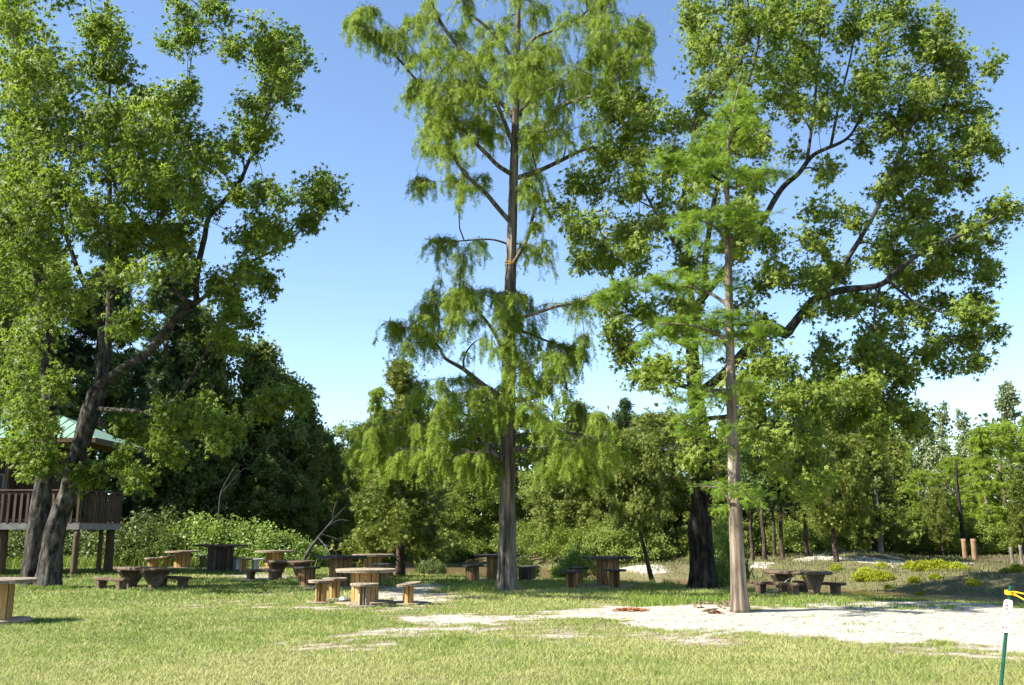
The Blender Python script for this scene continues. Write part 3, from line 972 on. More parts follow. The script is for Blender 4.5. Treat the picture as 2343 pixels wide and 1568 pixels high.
def tall_cypress():
    rng = np.random.default_rng(37)
    D = 26.7
    base = np.array([xof(1160, D), D, gz1(xof(1160, D), D)])
    root = tree_obj('bald_cypress_tree', base, 'tall bald cypress with straight furrowed trunk and drooping feathery boughs', 'tree')
    sk = Skel()
    T = limb_pts([(1160, 1362, 0, .37), (1160, 1340, 0, .32), (1160, 1300, 0, .285), (1160, 1250, 0, .262), (1161, 1200, 0, .25), (1161, 1050, 0, .232), (1162, 950, 0, .222), (1163, 800, 0, .195), (1167, 650, 0, .172), (1172, 500, 0, .155), (1177, 330, 0, .13), (1182, 200, 0, .10), (1185, 50, 0, .08), (1187, -150, 0, .05), (1188, -300, 0, .02)], D)
    S = spline(T * np.array([1, 1, 1, .92]), .08)
    mb = MB(); tube(mb, S, 56, .13, 51, 14, .9, 6, .45)
    mb.build('trunk', M['bark_cyp'], root, base, smooth=True)
    sk.add(S[::3])
    limbs = [
        [(1170, 512, 0, .075), (1140, 478, -.3, .07), (1108, 440, -.6, .065), (1070, 405, -.8, .058), (1038, 360, -1, .05), (1022, 322, -1, .04), (1025, 300, -1, .02)],
        [(1172, 400, 0, .08), (1140, 380, -.3, .07), (1115, 355, -.5, .065), (1085, 325, -.7, .06), (1062, 298, -.8, .05), (1020, 270, -.9, .03), (980, 280, -1, .015)],
        [(1175, 335, 0, .075), (1150, 270, -.3, .065), (1130, 228, -.5, .06), (1090, 190, -.7, .045), (1040, 190, -.9, .03), (990, 220, -1, .015)],
        [(1178, 268, 0, .08), (1131, 220, .3, .075), (1110, 190, .4, .07), (1065, 127, .5, .065), (1019, 69, .5, .055), (992, 19, .5, .045), (975, -50, .5, .02)],
        [(1110, 190, .4, .05), (1050, 215, 0, .045), (996, 228, -.2, .04), (957, 189, -.4, .04), (911, 135, -.5, .035), (868, 89, -.6, .025), (820, 55, -.6, .012)],
        [(1183, 160, 0, .06), (1150, 100, -.4, .05), (1110, 60, -.6, .045), (1065, 20, -.8, .035), (1050, -40, -.9, .02)],
        [(1180, 408, 0, .075), (1228, 393, .2, .07), (1278, 370, .4, .062), (1335, 343, .6, .055), (1382, 340, .8, .048), (1440, 345, 1, .035), (1510, 340, 1.2, .02)],
        [(1181, 330, 0, .075), (1239, 297, -.3, .07), (1266, 255, -.5, .062), (1320, 228, -.8, .055), (1382, 216, -1, .05), (1405, 185, -1.1, .04), (1420, 140, -1.2, .03), (1440, 80, -1.2, .015)],
        [(1181, 280, 0, .07), (1210, 230, .4, .06), (1270, 200, .8, .05), (1340, 150, 1, .04), (1400, 90, 1.2, .03), (1470, 60, 1.3, .015)],
        [(1183, 150, 0, .06), (1220, 90, -.2, .05), (1290, 60, -.4, .04), (1350, 20, -.5, .03), (1400, -30, -.6, .015)],
        [(1170, 610, 0, .06), (1193, 571, -.4, .055), (1212, 528, -.6, .05), (1222, 460, -.7, .04), (1224, 405, -.8, .025)],
        [(1166, 560, 0, .03), (1120, 548, -.3, .025), (1050, 552, -.5, .02), (985, 556, -.6, .01)],
        [(1166, 735, 0, .06), (1210, 722, -.3, .05), (1260, 705, -.5, .045), (1320, 692, -.7, .03), (1370, 680, -.9, .015)],
        [(1164, 830, 0, .06), (1145, 790, -.4, .055), (1120, 745, -.7, .05), (1080, 700, -.9, .04), (1040, 675, -1.1, .02)],
        [(1163, 920, 0, .075), (1110, 885, -.4, .07), (1060, 845, -.7, .06), (1018, 820, -.9, .05), (1000, 790, -1, .04), (950, 755, -1.1, .03), (890, 745, -1.2, .012)],
        [(1165, 915, 0, .09), (1200, 915, .3, .085), (1232, 900, .6, .08), (1245, 870, .8, .06), (1280, 830, .9, .04), (1330, 810, 1, .015)],
        [(1160, 1052, 0, .09), (1138, 1045, -.3, .085), (1110, 1022, -.5, .075), (1075, 985, -.7, .05), (1030, 960, -.9, .04), (960, 950, -1.1, .03), (880, 960, -1.3, .012)],
        [(1160, 1030, .1, .07), (1100, 1015, .6, .06), (1020, 1010, 1, .045), (920, 1000, 1.3, .03), (820, 1010, 1.5, .012)],
        [(1165, 1030, 0, .09), (1188, 1028, -.3, .08), (1215, 1025, -.6, .07), (1290, 1018, -.9, .055), (1368, 1008, -1.1, .045), (1420, 1012, -1.2, .02)],
        [(1165, 1000, 0, .06), (1200, 995, .4, .055), (1280, 990, .8, .045), (1350, 1000, 1, .03), (1420, 1040, 1.2, .012)],
        [(1163, 760, 0, .05), (1200, 760, .4, .045), (1250, 780, .7, .03), (1310, 800, .9, .015)],
    ]
    for k, L in enumerate(limbs):
        S = spline(limb_pts(L, D), .14)
        mb = MB(); tube(mb, S, 9, .14, 60 + k, 4, 2.0)
        mb.build('limb', M['bark_cyp'] if L[0][3] > .055 else M['bark_limb'], root, base, smooth=True)
        sk.add(S[::2])
    blobs = [(810, 40, 30, 26), (850, 30, 35, 30), (840, 80, 30, 24), (890, 80, 35, 35), (930, 45, 40, 30), (930, 110, 35, 30), (980, 60, 40, 35), (1000, 120, 40, 35), (1050, 60, 30, 40, .7), (1060, 130, 40, 35), (1110, 110, 40, 40), (960, 180, 32, 30), (1010, 190, 40, 35), (950, 225, 32, 25), (990, 250, 38, 32), (1060, 200, 40, 40), (1110, 190, 45, 45),
             (1010, 300, 32, 35), (970, 320, 20, 25, .6), (1060, 270, 40, 35), (1110, 250, 45, 40), (1100, 320, 30, 25), (1140, 290, 35, 35), (1160, 150, 45, 45), (1160, 60, 40, 40), (1215, 120, 45, 45), (1220, 40, 40, 40, .7), (1270, 90, 45, 45), (1200, 200, 40, 45), (1240, 190, 45, 40), (1280, 160, 45, 40), (1290, 230, 35, 35), (1220, 260, 35, 40), (1230, 320, 28, 45), (1200, 330, 22, 40), (1290, 300, 35, 25, .8), (1320, 40, 45, 40), (1340, 110, 45, 40), (1330, 180, 40, 35), (1390, 50, 45, 40), (1400, 130, 40, 40), (1380, 190, 35, 30), (1450, 60, 40, 40), (1470, 130, 35, 35), (1500, 80, 25, 30, .8), (1360, 280, 35, 25, .7), (1400, 260, 25, 25, .7),
             (960, 330, 16, 14, .6), (1000, 345, 22, 18, .5), (965, 410, 20, 18, .9), (950, 430, 16, 26), (985, 425, 22, 20, .8), (1045, 415, 25, 20, .7), (1075, 430, 25, 20, .7), (1100, 400, 18, 14, .7), (1115, 430, 18, 14, .6), (1195, 430, 18, 40, .6), (1225, 440, 14, 40, .9), (1232, 520, 12, 30, .7), (1000, 562, 22, 14, .7), (1040, 566, 26, 16, .7), (1085, 562, 24, 14, .7), (1120, 552, 18, 12, .7), (1205, 570, 26, 26, .8), (1245, 560, 26, 22, .8), (1265, 590, 16, 26, .7), (1325, 700, 22, 30, .7), (1345, 750, 12, 26, .5), (1280, 690, 20, 16, .5),
             (1000, 670, 40, 22), (1060, 655, 40, 22), (1110, 680, 35, 24), (1160, 675, 35, 22), (1215, 690, 32, 25), (960, 715, 35, 25), (1020, 715, 40, 25), (1090, 730, 35, 28), (1150, 720, 35, 30), (1200, 730, 30, 28), (920, 740, 28, 24), (895, 765, 20, 22, .8), (970, 765, 35, 26), (1030, 770, 25, 22, .6), (1120, 780, 25, 25, .7), (1180, 790, 30, 30), (1230, 790, 30, 30), (1220, 840, 40, 28), (1280, 810, 35, 28), (1310, 850, 35, 28, .9), (1260, 880, 40, 25), (1190, 880, 30, 25), (940, 800, 26, 20, .6), (990, 890, 40, 28), (1050, 880, 40, 28), (1100, 900, 35, 28), (960, 925, 40, 26), (1020, 930, 45, 28), (1090, 950, 40, 28), (1150, 930, 32, 28), (1200, 945, 40, 28), (1260, 950, 40, 28), (1330, 940, 38, 28), (1380, 960, 30, 26), (900, 945, 36, 24), (850, 985, 36, 26), (805, 1020, 28, 26), (880, 1010, 42, 28), (940, 985, 42, 28), (1000, 1000, 42, 28), (1060, 1010, 40, 26), (1110, 1050, 30, 28), (830, 1050, 32, 22), (900, 1055, 36, 22), (960, 1050, 40, 26), (1030, 1060, 35, 26), (1230, 1010, 40, 28), (1290, 1000, 40, 28), (1350, 1020, 40, 28), (1250, 1060, 40, 26, 1.4), (870, 990, 50, 30), (980, 1020, 60, 30), (1060, 1050, 50, 30), (1300, 1040, 60, 35), (1320, 1070, 40, 28), (1390, 1050, 36, 28), (1400, 1000, 25, 22, .8), (1130, 1100, 20, 20, .6),
             (1100, -50, 150, 40, .7), (1330, -50, 150, 40, .7)]
    C, Sz = blob_centres(blobs, D, 7.0, rng, T[np.argsort(T[:, 2])], 5.2, .75)
    C, Sz = tips(C, Sz, limbs, D)
    br = grow(sk, C, rng, up=.1, below=.8, sag=.06, zmin=3.2, rk=.009)
    branches_build(br, root, base, M['bark_limb'])
    mbL, mbT = MB(), MB()
    feather_foliage(mbL, mbT, C, np.clip(Sz * 1.15, .34, .62), br, rng, 9, 17, .75, .5, (.15, .27))
    mbT.build('twigs', M['bark_limb'], root, base, kind='stuff')
    mbL.build('crown', M['cypress'], root, base, kind='stuff')
    # yellow cord tied round the trunk
    mb = MB()
    for k in range(2):
        zc = at(1168, 600 + k * 5, D)
        a = np.linspace(0, 2 * np.pi, 25)
        r = .185
        tube(mb, np.c_[zc[0] + np.cos(a) * r, zc[1] + np.sin(a) * r, zc[2] + .03 * np.sin(a + k), np.full(25, .009)], 6, cap=False)
    o = mb.build('tied_cord', M['rope'], None, at(1168, 602, D))
    tag(o, 'thin yellow cord wound round the tall cypress trunk', 'cord')


def slim_cypress():
    rng = np.random.default_rng(53)
    D = 19.7
    base = np.array([xof(1690, D), D, gz1(xof(1690, D), D)])
    root = tree_obj('bald_cypress_tree', base, 'slim young cypress with pale peeling trunk at the edge of the white sand', 'tree')
    sk = Skel()
    T = limb_pts([(1692, 1402, 0, .205), (1691, 1380, 0, .18), (1689, 1330, 0, .158), (1685, 1250, 0, .142), (1680, 1120, 0, .125), (1676, 1000, 0, .112), (1671, 850, 0, .096), (1668, 700, 0, .082), (1665, 560, 0, .066), (1663, 420, 0, .05), (1666, 330, 0, .036), (1678, 250, 0, .02), (1690, 195, 0, .008)], D)
    S = spline(T, .08)
    mb = MB(); tube(mb, S, 36, .13, 71, 9, 1.2, 4, .35)
    mb.build('trunk', M['bark_slim'], root, base, smooth=True)
    sk.add(S[::3])
    limbs = [
        [(1676, 1168, 0, .03), (1650, 1120, -.3, .022), (1600, 1113, -.6, .008)],
        [(1682, 1150, 0, .03), (1710, 1135, .3, .02), (1765, 1130, .6, .006)],
        [(1668, 800, 0, .05), (1655, 780, -.2, .045), (1640, 765, -.4, .038), (1580, 745, -.7, .026), (1500, 740, -.9, .010)],
        [(1668, 700, 0, .04), (1620, 670, .2, .033), (1560, 655, .4, .027), (1450, 655, .6, .018), (1375, 680, .8, .007)],
        [(1664, 560, 0, .035), (1640, 525, -.3, .028), (1600, 505, -.5, .02), (1560, 520, -.7, .008)],
        [(1664, 425, 0, .03), (1630, 405, .2, .026), (1590, 395, .3, .02), (1530, 380, .5, .008)],
        [(1664, 430, 0, .025), (1700, 425, -.3, .02), (1760, 405, -.5, .013), (1800, 400, -.6, .006)],
        [(1665, 560, 0, .03), (1700, 510, .3, .022), (1745, 500, .5, .008)],
        [(1668, 740, 0, .03), (1710, 745, -.3, .024), (1760, 750, -.6, .01)],
        [(1672, 890, 0, .03), (1630, 895, -.2, .022), (1590, 905, -.4, .015), (1555, 960, -.5, .006)],
        [(1672, 880, 0, .02), (1700, 880, -.2, .014), (1730, 885, -.4, .006)],
    ]
    for k, L in enumerate(limbs):
        S = spline(limb_pts(L, D), .12)
        mb = MB(); tube(mb, S, 7, .12, 80 + k, 4, 2.0)
        mb.build('limb', M['bark_slim'], root, base, smooth=True)
        sk.add(S[::2])
    blobs = [(1690, 210, 18, 14), (1700, 235, 26, 12), (1665, 255, 34, 12), (1710, 275, 30, 12), (1640, 290, 34, 12), (1690, 300, 36, 12), (1720, 330, 32, 12), (1640, 335, 36, 12), (1600, 350, 36, 12), (1550, 365, 36, 12), (1510, 370, 28, 10), (1590, 385, 40, 12), (1650, 370, 36, 12), (1740, 395, 36, 11), (1790, 398, 20, 8), (1700, 410, 30, 10),
             (1610, 440, 20, 8, .5), (1600, 490, 36, 12), (1650, 480, 38, 13), (1700, 485, 38, 13), (1735, 500, 25, 11), (1570, 505, 28, 11), (1620, 515, 38, 12), (1680, 520, 36, 12), (1570, 535, 26, 9), (1720, 530, 28, 10), (1600, 560, 28, 8), (1640, 575, 26, 8, .6),
             (1620, 620, 32, 12), (1560, 635, 36, 12), (1500, 640, 36, 11), (1450, 655, 36, 11), (1400, 670, 28, 9), (1385, 690, 14, 9), (1530, 665, 36, 11), (1600, 660, 36, 12), (1650, 640, 26, 11), (1700, 655, 22, 8, .7), (1470, 690, 28, 8, .7),
             (1630, 715, 34, 12), (1570, 725, 40, 13), (1510, 735, 34, 12), (1550, 755, 40, 13), (1610, 745, 36, 13), (1500, 770, 32, 12), (1480, 790, 20, 9), (1560, 785, 32, 11), (1610, 785, 28, 11), (1700, 715, 30, 11), (1720, 745, 34, 11), (1755, 755, 26, 10), (1690, 770, 26, 9),
             (1620, 855, 26, 9), (1590, 890, 30, 11), (1560, 905, 22, 9), (1630, 905, 22, 9), (1600, 935, 26, 9), (1560, 965, 22, 8), (1600, 985, 20, 7), (1700, 880, 22, 7), (1720, 890, 16, 7), (1690, 1020, 24, 7), (1710, 980, 22, 7),
             (1610, 1113, 22, 5), (1650, 1118, 24, 6), (1700, 1118, 24, 6), (1730, 1140, 28, 8), (1690, 1155, 26, 7), (1755, 1132, 14, 6), (1655, 1160, 16, 6)]
    C, Sz = blob_centres(blobs, D, 12.0, rng, T[np.argsort(T[:, 2])], 1.9, .62)
    br = grow(sk, C, rng, up=.0, below=1.2, sag=.02, zmin=1.8, rk=.008, k=6)
    branches_build(br, root, base, M['bark_limb'], sides=4)
    mbL, mbT = MB(), MB()
    feather_foliage(mbL, mbT, C, np.full(len(C), .33), br, rng, 13, 17, .07, .4, (.09, .17), True, .55)
    mbT.build('twigs', M['bark_limb'], root, base, kind='stuff')
    mbL.build('crown', M['slender'], root, base, kind='stuff')


left_gum(); right_gum(); tall_cypress(); slim_cypress()


# ------------------------------------------------------------------ background trees (built once per kind, then copied)
def proto_tree(kind, H, W, seed, ncl, z0, leafmat, bark, tpl=TUFT, size=(.16, .28), nt=8, nl=11, rt=.13, prof='cone', lean=0.0, feather=False, crad=(.45, .8)):
    rng = np.random.default_rng(seed)
    n = 9
    t = np.linspace(0, 1, n)
    wob = rng.normal(0, .10, (n, 2)) * t[:, None] * H * .12
    P = np.c_[wob[:, 0] + lean * np.sin(t * 2.2) * H, wob[:, 1], t * H * .97 - .15, rt * (1 - t) ** .8 + .012]
    P[0, 3] *= 1.25
    S = spline(P, .35)
    mbt = MB(); tube(mbt, S, 12, .16, seed, 5, 1.6)
    sk = Skel(); sk.add(S)
    C, R = [], []
    for i in range(ncl):
        u = rng.random()
        if prof == 'cone':
            u = u ** 1.15
            rad = W * (1 - u) ** .75 * (.75 + .4 * rng.random())
        elif prof == 'round':
            rad = W * math.sqrt(max(0.02, 1 - (2 * u - 1) ** 2 * .92))
        elif prof == 'top':
            u = .35 + .65 * u
            rad = W * math.sqrt(max(.05, 1 - ((u - .55) / .5) ** 2))
        else:
            rad = W * (.35 + .65 * (1 - u)) * (.6 + .4 * rng.random())
        q = math.sqrt(.12 + .88 * rng.random()); a = rng.random() * 2 * np.pi
        # lobed outline
        lob = .72 + .42 * (vnoise(np.array([[math.cos(a) * 1.6 + seed, math.sin(a) * 1.6, u * 5]]), seed)[0])
        z = z0 * H + u * (1 - z0) * H
        cx = np.interp(z, P[:, 2], P[:, 0]); cy = np.interp(z, P[:, 2], P[:, 1])
        C.append([cx + math.cos(a) * rad * q * lob, cy + math.sin(a) * rad * q * lob, z])
        R.append(rng.uniform(*crad))
    C, R = np.array(C), np.array(R)
    br = grow(sk, C, rng, zmin=z0 * H * .6, rk=.01, k=5)
    mbl, mbw = MB(), MB()
    if feather: feather_foliage(mbl, mbw, C, R, br, rng, nt, nl, .28, .45, size, False, .5, _feather(2, .34, .2))
    else: gum_foliage(mbl, mbw, C, R, br, rng, nt, nl, size, tpl)
    mbb = MB()
    for b in br: tube(mbb, b, 4, cap=False)
    root = empty(kind, (0, 0, 0))
    a = mbt.build('trunk', M[bark], root, smooth=True)
    b = mbb.build('branches', M[bark], root, smooth=True, kind='stuff')
    d = mbl.build('crown', M[leafmat], root, kind='stuff')
    root['H'] = H
    return root


used = set()


def place(proto, vx, D, label, group=None, top=None, sc=1.0, rz=0.0, wide=1.0, sink=.05, cat='tree', x=None):
    if proto.name in used:
        r = proto.copy(); COL.objects.link(r)
        for ch in proto.children:
            c = ch.copy(); COL.objects.link(c); c.parent = r
            if 'kind' in ch: c['kind'] = ch['kind']
    else:
        r = proto; used.add(proto.name)
    if x is None: x = xof(vx, D)
    z = gz1(x, D)
    if top is not None: sc = (at(vx, top, D)[2] - z) / proto['H']
    r.location = (x, D, z - sink)
    r.scale = (sc * wide, sc * wide, sc)
    r.rotation_euler = (0, 0, rz)
    for k in ('group',):
        if k in r: del r[k]
    tag(r, label, cat, group)
    return r


PR = {
    'cedar': proto_tree('cedar_tree', 9, 2.3, 101, 135, .10, 'cedar', 'bark_pine', TUFT, (.13, .24), 9, 13, .17, 'cone'),
    'cedar2': proto_tree('cedar_tree', 8, 2.6, 102, 130, .22, 'cedar', 'bark_pine', TUFT, (.13, .24), 9, 13, .15, 'round', .03),
    'oak': proto_tree('oak_tree', 10, 3.4, 103, 150, .06, 'oak', 'bark_dark', OVAL, (.13, .24), 10, 16, .2, 'round', 0, False, (.5, .95)),
    'oak2': proto_tree('oak_tree', 9, 3.0, 104, 140, .04, 'oak', 'bark_dark', OVAL, (.13, .24), 10, 16, .18, 'cone', 0, False, (.5, .95)),
    'bright': proto_tree('leafy_tree', 7, 2.8, 105, 130, .03, 'bright', 'bark_pine', OVAL, (.09, .17), 10, 24, .10, 'round'),
    'cyp': proto_tree('bald_cypress_tree', 10, 2.4, 106, 130, .08, 'cypress', 'bark_cyp', FEATH, (.20, .34), 8, 11, .15, 'cone', 0, True),
    'cyp2': proto_tree('bald_cypress_tree', 9, 2.9, 107, 130, .05, 'cypress', 'bark_cyp', FEATH, (.20, .34), 8, 11, .14, 'round', 0, True),
    'pine': proto_tree('pine_tree', 14, 2.6, 108, 95, .38, 'pine', 'bark_pine', TUFT, (.20, .34), 9, 12, .2, 'cone'),
    'pine2': proto_tree('pine_tree', 16, 3.0, 109, 130, .12, 'pine', 'bark_pine', TUFT, (.20, .34), 9, 12, .24, 'col'),
    'pale': proto_tree('poplar_tree', 13, 1.3, 110, 55, .30, 'pale', 'bark_pale', OVAL, (.16, .28), 7, 8, .10, 'col', 0, False, (.35, .6)),
}
GB = 'trees of the wood behind the picnic ground'
rr = np.random.default_rng(5)
spots = [
    # kind, column, distance, top row, width factor, label
    ('pine2', 30, 56, 560, 1.0, 'dark pine crowding behind the raised cabin'), ('pine2', 190, 58, 520, 1.0, 'dark pine crowding behind the raised cabin'),
    ('pine2', 345, 53, 520, .95, 'dark pine rising highest beside the double-trunked sweetgum'), ('oak2', 110, 51, 900, 1.1, 'dark oak directly behind the cabin posts'),
    ('oak', 250, 54, 830, 1.0, 'dark oak directly behind the cabin posts'), ('oak2', 425, 56, 720, .9, 'dark oak rising behind the far tables beside the tall pine'), ('oak', 500, 58, 790, .85, 'dense dark oak behind the largest reel table'), ('oak2', 570, 59, 800, .9, 'dense dark oak behind the wide yellow reel table'),
    ('oak', 625, 59, 870, .8, 'dense dark oak behind the wide yellow reel table'), ('oak2', 680, 61, 930, .85, 'dense dark oak at the edge of the sky gap behind the fallen tree'), ('oak', 725, 63, 985, .8, 'dense dark oak at the edge of the sky gap behind the fallen tree'), ('oak2', 390, 53, 990, 1.1, 'dark oak rising behind the far tables beside the tall pine'), ('oak', 470, 54, 1040, 1.1, 'dense dark oak behind the largest reel table'), ('oak2', 590, 55, 1050, 1.2, 'dense dark oak behind the wide yellow reel table'),
    ('oak', 660, 56, 1090, 1.1, 'dense dark oak at the edge of the sky gap behind the fallen tree'), ('oak', 745, 67, 1040, .9, 'dense dark oak at the edge of the sky gap behind the fallen tree'), ('oak2', -60, 53, 500, 1.0, 'dark oak beyond the cabin'), ('oak', -200, 51, 420, 1.1, 'dark oak beyond the cabin'),
        ('oak2', -580, 31, 731, .9, 'small out-of-view oak added to shade the cabin porch'),  # unseen tree, added only to throw shade on the cabin
    ('bright', 790, 74, 985, .8, 'light green tree at the end of the gap of sky above the creek'), ('cyp', 858, 66, 885, .8, 'narrow cypress standing behind the picnic-side cedar'),
    ('cedar', 915, 37, 835, 1.05, 'olive cedar with a shaggy trunk on the lawn edge behind the spool tables'),
    ('bright', 830, 70, 1050, 1.1, 'light green tree over the creek behind the spool tables'), ('bright', 1000, 73, 1060, 1.2, 'light green tree over the creek behind the spool tables'),
    ('bright', 1085, 68, 1070, 1.2, 'light green tree over the creek behind the spool tables'), ('bright', 1225, 70, 1085, 1.2, 'light green tree over the creek behind the spool tables'),
    ('oak', 1010, 82, 930, 1.0, 'oak high on the far creek bank behind the tall cypress'), ('oak2', 1110, 84, 900, 1.1, 'oak high on the far creek bank behind the tall cypress'), ('oak', 1210, 82, 960, 1.0, 'oak high on the far creek bank behind the tall cypress'),
    ('cedar2', 1290, 58, 1000, 1.0, 'olive cedar with leaning stems above the creek'), ('cedar', 1350, 62, 960, 1.2, 'olive cedar with leaning stems above the creek'), ('cedar2', 1395, 56, 1060, .9, 'olive cedar with leaning stems above the creek'),
    ('oak2', 1330, 74, 930, 1.0, 'oak high on the far creek bank behind the tall cypress'), ('pine', 1430, 68, 920, 1.0, 'pine behind the cedar with the curved stem'), ('cedar', 1450, 58, 990, 1.1, 'olive cedar behind the tallest right-hand spool table'),
    ('cedar2', 1530, 62, 950, 1.2, 'olive cedar behind the tallest right-hand spool table'), ('oak', 1480, 76, 960, 1.0, 'oak high on the far creek bank behind the tall cypress'),
    ('pine', 1722, 50, 940, .9, 'rough-barked pine in the row behind the slim cypress'), ('pine', 1749, 48, 910, .95, 'rough-barked pine in the row behind the slim cypress'), ('pine', 1773, 53, 960, .9, 'rough-barked pine in the row behind the slim cypress'),
    ('pine', 1791, 49, 930, .9, 'rough-barked pine in the row behind the slim cypress'), ('pine', 1846, 49, 880, .95, 'rough-barked pine in the row behind the slim cypress'),
    ('cedar', 1640, 56, 1010, 1.2, 'cedar half hidden by the dark sweetgum trunk'), ('oak2', 1690, 62, 960, 1.1, 'oak deep in the wood behind the pine row'), ('oak', 1790, 64, 960, 1.1, 'oak deep in the wood behind the pine row'), ('cedar2', 1830, 60, 1020, 1.1, 'cedar deep in the wood behind the pine row'),
    ('cedar2', 1915, 46, 955, .9, 'dark-trunked cedar standing in the white sand of the far bank'), ('cedar', 2005, 55, 945, 1.15, 'broad cedar beside the bare pale trunk'), ('oak2', 1950, 66, 960, 1.0, 'oak deep in the wood behind the pine row'),
    ('cedar', 2060, 60, 990, 1.1, 'cedar behind the wooden pilings'), ('cyp', 2085, 62, 1010, 1.0, 'bright cypress behind the wooden pilings'), ('cyp2', 2130, 58, 1070, .9, 'bright cypress behind the wooden pilings'), ('oak', 2120, 76, 990, 1.0, 'oak far back behind the pale poplars'),
    ('pale', 2140, 70, 912, 1.0, 'slender pale poplar topping the far wood'), ('pale', 2178, 68, 920, 1.0, 'slender pale poplar topping the far wood'), ('pale', 2232, 74, 935, .9, 'slender pale poplar topping the far wood'), ('pale', 2095, 72, 975, 1.0, 'slender pale poplar topping the far wood'), ('pale', 2325, 70, 885, 1.0, 'slender pale poplar topping the far wood'), ('pale', 2352, 72, 870, 1.1, 'slender pale poplar topping the far wood'),
    ('cyp2', 2205, 62, 1040, 1.0, 'bright cypress behind the wooden pilings'), ('cyp', 2270, 58, 975, 1.2, 'bright feathery cypress bulging at the wood edge'), ('cyp2', 2310, 60, 960, 1.1, 'bright feathery cypress bulging at the wood edge'), ('cyp', 2390, 57, 950, 1.2, 'bright feathery cypress bulging at the wood edge'),
    ('cedar', 2345, 54, 1080, 1.0, 'cedar behind the short pale posts'), ('oak2', 2240, 78, 1000, 1.1, 'oak far back behind the pale poplars'), ('cedar', 2470, 56, 960, 1.2, 'cedar behind the short pale posts'), ('oak', 2540, 60, 930, 1.2, 'oak far back behind the pale poplars'),
    ('cedar2', 2160, 54, 1120, .8, 'low cedar between the pilings and the bare pale trunk'), ('cedar2', 1965, 54, 1100, .8, 'low cedar between the pilings and the bare pale trunk'),
]
for i, (k, vx, D, top, w, lab) in enumerate(spots):
    place(PR[k], vx, D, lab, GB, top, 1, rr.random() * 6.28, w)

# small cedar with a curved bare stem on the near creek bank
PR['lean'] = proto_tree('cedar_tree', 5.2, 1.7, 131, 75, .34, 'cedar', 'bark_pine', TUFT, (.10, .18), 9, 13, .11, 'round', -.16, False, (.35, .6))
place(PR['lean'], 1497, 34, 'small olive cedar with a curved bare stem beside the right spool table', None, 1000, 1, 0, .72)

# bare pale trunk and bare dark snag at the wood edge
def snag(vx, D, top, r, mat, label, cat='tree'):
    x = xof(vx, D); z = gz1(x, D); h = at(vx, top, D)[2] - z
    root = tree_obj('dead_tree', (x, D, z), label, cat)
    rng = np.random.default_rng(int(vx))
    S = spline(np.array([[0, 0, -.1, r * 1.2], [.03, 0, h * .35, r], [-.04, 0, h * .7, r * .8], [.05, .03, h, r * .45]]), .25)
    mb = MB(); tube(mb, S, 12, .18, 4, 5, 2); mb.build('trunk', M[mat], root, smooth=True)
    for k in range(2):
        zz = h * rng.uniform(.35, .95); a = rng.random() * 6.28; l = rng.uniform(.4, 1.2)
        b = spline(np.array([[0, 0, zz, r * .3], [math.cos(a) * l * .5, math.sin(a) * l * .5, zz + .15 * l, r * .2], [math.cos(a) * l, math.sin(a) * l, zz + .5 * l, .01]]), .2)
        mb = MB(); tube(mb, b, 6, .1, k); mb.build('limb', M[mat], root, smooth=True)


snag(2016, 54, 1090, .135, 'bark_pale', 'bare pale trunk on the grassy mound')
snag(2206, 54, 1060, .12, 'bark_dark', 'dark bare snag behind the two wooden pilings')

# ---- shrubs
def proto_bush(kind, H, W, seed, ncl, mat, tpl=OVAL, size=(.08, .15), nl=12, nt=8, cr=(.25, .45)):
    rng = np.random.default_rng(seed)
    C, R = [], []
    sk = Skel()
    stems = []
    for k in range(6):
        a = rng.random() * 6.28; l = W * rng.uniform(.2, .6)
        s = spline(np.array([[math.cos(a) * .08, math.sin(a) * .08, -.08, .025], [math.cos(a) * l * .5, math.sin(a) * l * .5, H * .3, .018], [math.cos(a) * l, math.sin(a) * l, H * .6, .008]]), .15)
        stems.append(s); sk.add(s)
    for i in range(ncl):
        a = rng.random() * 6.28; q = math.sqrt(rng.random()); u = rng.random()
        top = H * (1 - .75 * q * q) * (.75 + .4 * vnoise(np.array([[math.cos(a) * q * 2.4 + seed, math.sin(a) * q * 2.4, 0]]), seed)[0])
        C.append([math.cos(a) * q * W, math.sin(a) * q * W, .12 * H + (top - .12 * H) * u ** .6]); R.append(rng.uniform(*cr))
    C, R = np.array(C), np.array(R)
    br = grow(sk, C, rng, rk=.006, k=4)
    mbl, mbw, mbs = MB(), MB(), MB()
    gum_foliage(mbl, mbw, C, R, br, rng, nt, nl, size, tpl)
    for s in stems + br: tube(mbs, s, 4, cap=False)
    root = empty(kind, (0, 0, 0)); root['H'] = H
    mbs.build('stems', M['bark_pine'], root, kind='stuff')
    mbl.build('foliage', M[mat], root, kind='stuff')
    return root


